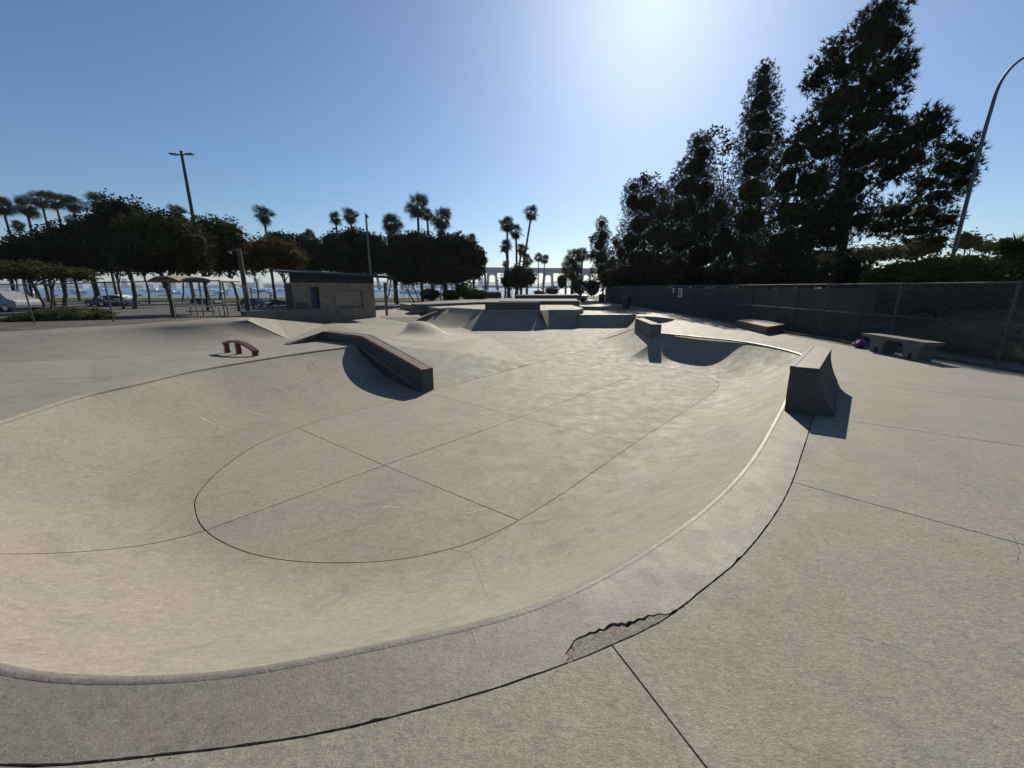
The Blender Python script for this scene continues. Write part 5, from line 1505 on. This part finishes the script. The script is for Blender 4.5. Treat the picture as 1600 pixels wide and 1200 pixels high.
def sign(u0, v0, u1, v1, label, big):
    um = (u0 + u1) / 2
    # on the fence line
    best = None
    for k in range(4000):
        y = 5 + k * .012; x = fx(y) - .05; yc = y * CP - (1.5 - EYE) * SP
        if best is None or abs(800 + FPX * x / yc - um) < best[0]: best = (abs(800 + FPX * x / yc - um), x, y)
    _, x, y = best; zc = Q(um, (v0 + v1) / 2, y).z; hh = (v1 - v0) / FPX * y * 1.02; ww = hh * (.95 if big else .8)
    root = empty('fence_sign', (x, y, zc), 0, label=label, cat='sign')
    MB().box((0, 0, 0), (.012, ww, hh)).build('sign_plate', M['whitepl'], root)
    if big:
        for zz, h2 in ((.20, .26), (-.16, .26)):
            MB().box((-.008, 0, hh * zz), (.003, ww * .62, hh * h2)).build('pictogram', M['black'], root)
        for k in (-.40, .41): MB().box((-.008, 0, hh * k), (.003, ww * .7, hh * .045)).build('text_line', M['black'], root)
    else:
        for k in (-.3, -.12, .06, .24): MB().box((-.008, 0, hh * k), (.003, ww * .7, hh * .07)).build('text_line', M['black'], root)
sign(1049.5, 450.5, 1054.5, 457, 'small pale notice plate on the right fence, left of the larger sign', False)
sign(1058.5, 451, 1067.5, 463.5, 'white rules sign with two dark panels on the right fence', True)
def bin_(u, v0, v1, D, label):
    c = Q(u, v1, D); root = empty('trash_bin', (c.x, c.y, 0), label=label, cat='trash bin'); h = max(.8, Q(u, v0, D).z)
    mb = MB(); mb.tube([(0, 0, 0), (0, 0, .04), (0, 0, h * .8)], [.27, .30, .32], 14); mb.build('barrel', M['darkmetal'], root, smooth=True)
    MB().tube([(0, 0, h * .8), (0, 0, h * .85), (0, 0, h)], [.36, .36, .16], 14).build('lid', M['darkmetal'], root, smooth=True)
bin_(979, 462, 478, 33.5, 'dark trash bin with a wide lid beside the right fence')
bin_(940, 459, 468, 45, 'further dark trash bin near the end of the right fence')
def far_bench():
    c = P(948, 469, 0); root = empty('picnic_bench', (c.x, 44, 0), label='small dark bench next to the further trash bin', cat='bench')
    MB().box((0, 0, .45), (1.5, .4, .06)).build('seat', M['wallc'], root)
    for x in (-.6, .6): MB().box((x, 0, .21), (.1, .35, .42)).build('leg', M['wallc'], root)
far_bench()
def stair_rail():
    root = empty('handrail', (0, 0, 0), label='sloping steel handrail at the far end of the right fence', cat='handrail')
    a = Q(908, 446, 48); b_ = Q(918, 453, 44)
    for dz in (0, -.45): MB().tube([(a.x, a.y, a.z + dz), (b_.x, b_.y, b_.z + dz)], .035, 6).build('rail', M['metal'], root)
    for t in (0, .5, 1): p = a.lerp(b_, t); MB().tube([(p.x, p.y, 0), (p.x, p.y, p.z)], .035, 6).build('rail_post', M['metal'], root)
stair_rail()
def stairs():
    mb = MB(); c = P(906, 470, 0)
    for k in range(4): mb.box((c.x + .3, c.y + .4 + k * .35, .07 + k * .075), (1.6, .35, .15 * (k + 1)))
    mb.build('steps', M['backdeck'], None, label='four pale concrete steps beside the furthest ledge', cat='steps')
stairs()
# ball on the far ledge edge: dark backpack-like lump
b0 = P(907, 470.5, .1); mb = MB(); mb.ico((b0.x - .1, b0.y - 2.2, .28), (.32, .25, .28), 2, .12, 2); mb.build('backpack', M['darkmetal'], None, smooth=True, label='small dark bag resting by the steps at the end of the far ledge', cat='bag')

# ------------------------------------------------------------------ swing seat canopy and table left of the kiosk
def shade_canopy(u0, u1, vt, vb, mat, label, D):
    a = Q(u0, vb, D); b_ = Q(u1, vb, D); um = (u0 + u1) / 2; t = Q(um, vt, D)
    root = empty('shade_canopy', ((a.x + b_.x) / 2, D, -.3), label=label, cat='canopy')
    hw = (b_.x - a.x) / 2; n = 10; vs = []; rise = t.z - a.z
    for j, y in enumerate((-1.2, -.6, 0, .6, 1.2)):
        for i in range(n + 1):
            s = i / n; x = -hw + 2 * hw * s; z = (a.z + .3) + rise * (1 - (2 * s - 1) ** 2) * (1 - .15 * (y / 1.2) ** 2); vs.append((x, y, z))
    fs = [(j * (n + 1) + i, j * (n + 1) + i + 1, (j + 1) * (n + 1) + i + 1, (j + 1) * (n + 1) + i) for j in range(4) for i in range(n)]
    k = len(vs); vs += [(x, y, z - .06) for x, y, z in vs]; fs += [tuple(q + k for q in f[::-1]) for f in fs]
    for i in range(n): fs.append((i, i + 1, k + i + 1, k + i)); o = 4 * (n + 1); fs.append((o + i + 1, o + i, k + o + i, k + o + i + 1))
    mb = MB(); mb.add(vs, fs); mb.build('canvas', M[mat], root, smooth=True)
    for x in (-hw * .75, hw * .75): MB().tube([(x, 0, 0), (x * .92, 0, a.z + .3 + rise * .35)], .05, 7).build('canopy_post', M['cream'], root)
shade_canopy(256, 306, 430.5, 440, 'canopy_tan', 'tan cloth shade canopy in front of the thick-trunked tree', 25)
shade_canopy(302, 355, 432.5, 439, 'canopy_white', 'off-white cloth shade canopy joined to the tan one', 25.4)
def park_table():
    a = P(296, 483, .6); root = None
    D = 20.6; a = Q(295, 480, D); b_ = Q(343, 479, D); c = Q(319, 479, D)
    root = empty('park_bench', (c.x, D, -.1), label='cream slatted metal bench outside the fence, below the canopies', cat='bench')
    w = (b_.x - a.x); h = c.z + .1
    for k in range(7):
        MB().box((0, -.22 + k * .075, h), (w, .05, .03)).build('slat', M['cream'], root)
    for s in (-1, 1): MB().box((s * w / 2, 0, h), (.05, .55, .05)).build('end_bar', M['cream'], root)
    for s in (-1, 1): MB().tube([(s * w * .36, -.2, h), (s * w * .36, -.25, .0)], .03, 6).build('leg', M['cream'], root); MB().tube([(s * w * .36, .2, h), (s * w * .36, .25, .0)], .03, 6).build('leg', M['cream'], root)
    MB().box((0, -.3, h - .22), (w * .9, .06, .06)).build('cross_bar', M['cream'], root)
    for u0, v0, u1, v1 in ((297, 478, 293, 462), (332, 477, 322, 445)):
        q0 = Q(u0, v0, D + .4); q1 = Q(u1, v1, D + .4)
        MB().tube([(q0.x - c.x, .4, q0.z + .1), (q1.x - c.x, .4, q1.z + .1)], .03, 6).build('swing_arm', M['cream'], root)
park_table()

# ------------------------------------------------------------------ vehicles
def car(u0, u1, vb, vt, D, paint, label, name='parked_car', cat='car', kind='hatch', flip=1):
    a = Q(u0, vb, D); b_ = Q(u1, vb, D); Lr = b_.x - a.x; L = Lr; gz = zg + .16
    H = (Q((u0 + u1) / 2, vt, D).z - gz)
    root = empty(name, ((a.x + b_.x) / 2, D, gz), 0.0, label=label, cat=cat)
    if kind == 'hatch':
        prof = [(-.50, .22), (-.50, .50), (-.485, .62), (-.46, .80), (-.38, .96), (-.22, 1.0), (-.04, .98), (.10, .90), (.22, .70), (.38, .62), (.47, .52), (.50, .38), (.50, .20)]
        win = [(-.44, .66), (-.37, .90), (-.21, .94), (-.05, .92), (.07, .85), (.18, .69)]
    elif kind == 'van':
        prof = [(-.50, .18), (-.50, .95), (-.48, 1.0), (.14, 1.0), (.24, .94), (.36, .62), (.48, .54), (.50, .42), (.50, .18)]
        win = [(.10, .60), (.10, .86), (.20, .86), (.31, .62)]
    else:
        prof = [(-.50, .25), (-.50, .60), (-.10, .62), (-.06, .95), (.02, 1.0), (.14, 1.0), (.24, .68), (.46, .60), (.50, .45), (.50, .25)]
        win = [(-.03, .66), (-.01, .92), (.12, .92), (.20, .68)]
    Wd = 1.75 if kind != 'van' else 2.1
    def ext(pr, y0, y1, ins=0.0):
        n = len(pr); v = []
        for y in (y0, y1):
            for x, z in pr:
                k = 1 - .10 * max(0, z - .6) / .4 if False else 1
                v.append((x * L * flip, y * (1 - .16 * max(0, (z - .62)) / .38), z * H))
        return v, [tuple(range(n)), tuple(range(2 * n - 1, n - 1, -1))] + [(i, (i + 1) % n, (i + 1) % n + n, i + n) for i in range(n)]
    mb = MB(); v, f = ext(prof, -Wd / 2, Wd / 2); mb.add(v, f); mb.build('body', M[paint], root, bevel=.05, smooth=True)
    for s in (-1, 1):
        mb = MB(); y = s * (Wd / 2 + .004)
        v = [(x * L * flip, y * (1 - .16 * max(0, (z - .62)) / .38) + s * .004, z * H) for x, z in win]; mb.add(v, [tuple(range(len(win)))]); mb.build('side_window', M['glass'], root)
    wr = min(.34, H * .235)
    for sx in (-.32, .31):
        for s in (-1, 1):
            mb = MB(); x = sx * L * flip; y = s * (Wd / 2 - .10)
            mb.tube([(x, y - .10, wr), (x, y + .10, wr)], wr, 16); w_ = mb.build('wheel', M['tyre'], root, smooth=True)
            MB().tube([(x, y + s * .095, wr), (x, y + s * .115, wr)], wr * .62, 12).build('rim', M['rim'], w_)
    MB().box((L * .495 * flip, 0, H * .47), (.05, Wd * .85, H * .09)).build('headlight', M['lens'], root)
    MB().box((-L * .495 * flip, 0, H * .55), (.05, Wd * .85, H * .08)).build('tail_light', M['redband'], root)
    MB().box((0, 0, H * .20), (L * .96, Wd * .9, H * .10)).build('sill', M['darkmetal'], root)
    return root
car(178, 212.5, 478, 460.5, 50, 'silver', 'silver hatchback driving past behind the fence')
car(146, 178, 480, 462, 46, 'darkcar', 'dark pickup truck just left of the silver hatchback', 'pickup_truck', 'truck', 'truck')
car(-40, 48, 482, 453.5, 36, 'shadedvan', 'white van parked at the far left behind the fence', 'white_van', 'van', 'van')
car(384, 420, 483, 466, 45, 'bluecar', 'blue car parked behind the wooden pole left of the kiosk')
car(306, 344, 480, 466, 52, 'darkcar', 'dark blue car parked beyond the cream bench')
car(424, 462, 483, 468, 47, 'darkcar', 'dark car half hidden behind the left side of the kiosk')

# ------------------------------------------------------------------ bay: boats, far shore, bridge
def boat(u, v, D, s, label, sail=True):
    c = Q(u, v, D); root = empty('moored_boat', (c.x, D, -2.6), rnd.uniform(-.6, .6), label=label, cat='boat', group='white boats moored on the bay')
    mb = MB(); L = 9 * s
    hull = [(-.5, -.14), (-.5, .14), (.1, .17), (.5, 0), (.1, -.17)]
    mb.prism([(x * L, y * L) for x, y in hull], -.2, [1.3 * s, 1.3 * s, 1.4 * s, 1.9 * s, 1.4 * s]); mb.build('hull', M['whitepl'], root)
    MB().box((-.08 * L, 0, 1.7 * s), (.35 * L, .18 * L, .9 * s), taper=.8).build('cabin', M['whitepl'], root)
    if sail:
        MB().tube([(.05 * L, 0, 1.2 * s), (.05 * L, 0, 12 * s)], [.08 * s, .05 * s], 6).build('mast', M['whitepl'], root)
        MB().tube([(.05 * L, 0, 2.7 * s), (-.38 * L, 0, 2.8 * s)], .12 * s, 6).build('boom', M['whitepl'], root)
for i in range(26):
    u = [15, 48, 95, 118, 125, 130, 160, 225, 236, 243, 270, 300, 312, 330, 352, 398, 415, 440, 610, 640, 665, 735, 745, 20, 108, 345][i]
    boat(u, 452, rnd.uniform(260, 620), rnd.uniform(.9, 1.5), 'small white boat moored on the bay beyond the trees', i % 3 != 1)
mb = MB(); xs = np.linspace(-3200, 2600, 90); vs = []
for j, x in enumerate(xs):
    h = 10 + 12 * abs(math.sin(j * .37)) + 9 * math.sin(j * .11 + 1) ** 2 + rnd.uniform(0, 5)
    vs += [(x, 2000, -3), (x, 2010, h * .5), (x, 2200, h), (x, 2700, h * 1.5)]
mb.add(vs, [(j * 4 + k, j * 4 + 4 + k, j * 4 + 5 + k, j * 4 + 1 + k) for j in range(89) for k in range(3)])
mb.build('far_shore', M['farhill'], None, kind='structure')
fbm = [MB().box((0, 0, h / 2), (w, 30, h)).mesh('far_building') for w, h in ((40, 18), (60, 26), (25, 45), (90, 14))]
for i in range(46):
    x = -2400 + i * 86 + rnd.uniform(-30, 30)
    if -60 < x < 300: continue
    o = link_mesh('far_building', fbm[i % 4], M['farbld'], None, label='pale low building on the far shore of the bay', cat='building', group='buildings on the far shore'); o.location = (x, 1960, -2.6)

def bridge():
    root = empty('long_bridge', (0, 0, 0), label='long pale blue bridge on tall arched piers across the bay', cat='bridge')
    Yb = 800
    zt = Q(830, 418.5, Yb).z; zb = Q(830, 426.5, Yb).z
    mb = MB()
    def cs(x): return Yb + (x - 50) * .10
    xs = list(np.linspace(-420, 700, 40)); vs = []
    for x in xs:
        y = cs(x); zz = (x - 60) * -.004
        vs += [(x, y, zb + zz), (x, y + 16, zb + zz), (x, y + 16, zt - 2 + zz), (x, y, zt - 2 + zz)]
    fs = []
    for i in range(39): fs += [(i * 4 + k, i * 4 + (k + 1) % 4, i * 4 + 4 + (k + 1) % 4, i * 4 + 4 + k) for k in range(4)]
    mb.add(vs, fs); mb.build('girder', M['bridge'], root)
    mb = MB(); vs = []
    for x in xs:
        y = cs(x); zz = (x - 60) * -.004
        vs += [(x, y - 2, zt - 2 + zz), (x, y + 18, zt - 2 + zz), (x, y + 18, zt + zz), (x, y - 2, zt + zz)]
    mb.add(vs, fs); mb.build('roadway', M['bridge'], root)
    for u in (769, 857, 700, 918, 640, 590, 1010, 1110):
        c = Q(u, 440, Yb); x = c.x; y = cs(x)
        for s in (-1, 1):
            mb = MB(); mb.tube([(x + s * 10.5, y + 8, -3.3), (x + s * 8.2, y + 8, zb * .55), (x + s * 7.8, y + 8, zb - 3)], [3.4, 2.6, 2.5], 8); mb.build('pier_leg', M['bridgec'], root, smooth=True)
        n = 8; arc = []
        for k in range(n + 1):
            t = math.pi * k / n; arc.append((x + 6.2 * math.cos(t), zb - 9 + 5.5 * math.sin(t)))
        v = [(px, y + 4, pz) for px, pz in arc] + [(px, y + 12, pz) for px, pz in arc]
        tp = [(x + 11 - 22 * k / n, zb + .2) for k in range(n + 1)]
        v += [(px, y + 4, pz) for px, pz in tp] + [(px, y + 12, pz) for px, pz in tp]
        m_ = n + 1; fs2 = []
        for k in range(n): fs2 += [(k, k + 1, 2 * m_ + k + 1, 2 * m_ + k), (m_ + k + 1, m_ + k, 3 * m_ + k, 3 * m_ + k + 1), (k, m_ + k, m_ + k + 1, k + 1)]
        fs2 += [(0, 2 * m_, 3 * m_, m_), (n, m_ + n, 3 * m_ + n, 2 * m_ + n)]
        mb = MB(); mb.add(v, fs2); mb.build('pier_cap', M['bridgec'], root)
bridge()
# gate frame and low wall beyond the round shrubs
def gate():
    a = Q(755, 447, 43); b_ = Q(778, 447, 43)
    root = empty('fence_gate', (0, 0, 0), label='dark steel gate frame between the round shrubs and the bushy tree', cat='gate')
    for p in (a, b_): MB().tube([(p.x, p.y, -.2), (p.x, p.y, p.z)], .06, 6).build('gate_post', M['darkmetal'], root)
    MB().tube([a, b_], .04, 6).build('gate_rail', M['darkmetal'], root)
    c = (a + b_) / 2
    MB().box((c.x + .1, c.y + 1.2, .55), (2.0, .9, 1.3)).build('dark_panel', M['darkmetal'], root, bevel=.1)
gate()

# dry grass and ground cover seen through the right fence
gp = []; gn = []
for i in range(5200):
    y = npr.uniform(6, 14.5) if i % 3 else npr.uniform(2, 20); x = fx(y) + 1.2 + npr.uniform(0, 1) ** 1.5 * 6
    z = -.08 + 1.7 * min(1, ((x - fx(y) - 1.1) / 40) ** (1 / 1.6) * 2.4) ** 1.2
    gp.append((x, y, z)); gn.append((0, 0, 1))
v = needle_tufts(np.array(gp), np.array(gn, float), .22, 5)
link_mesh('ground_cover', arr_mesh('ground_cover', v, 3, M['dry']), M['dry'], None, label='dry straw grass on the earth bank behind the right fence', cat='grass', kind='stuff')
# loose grit along the joint and fallen leaves on the deck
mb = MB()
for k in range(90):
    i = rnd.randrange(len(dens)); p = dens[i]; mb.ico((p.x + rnd.gauss(0, .01), p.y + rnd.gauss(0, .01), rnd.uniform(-.012, .0)), (rnd.uniform(.002, .006),) * 3, 1, .1, k)
mb.build('joint_grit', M['soil'], None, kind='stuff', label='grit and small crumbs caught in the open joint of the coping', cat='grit')

# ------------------------------------------------------------------ the air over the bay
hz = MB().box((0, 5960, 28), (19000, 12320, 65)).mesh('haze')
hm = bpy.data.materials.new('haze_air'); hm.use_nodes = True
hn = hm.node_tree; hn.nodes.remove(hn.nodes['Principled BSDF'])
pv = hn.nodes.new('ShaderNodeVolumePrincipled'); pv.inputs['Color'].default_value = (.86, .92, 1, 1); pv.inputs['Density'].default_value = .00011
pv.inputs['Anisotropy'].default_value = .3
hn.links.new(pv.outputs[0], hn.nodes['Material Output'].inputs['Volume'])
link_mesh('haze', hz, hm, None, kind='stuff', label='pale sea haze hanging over the bay and the bridge', cat='haze')
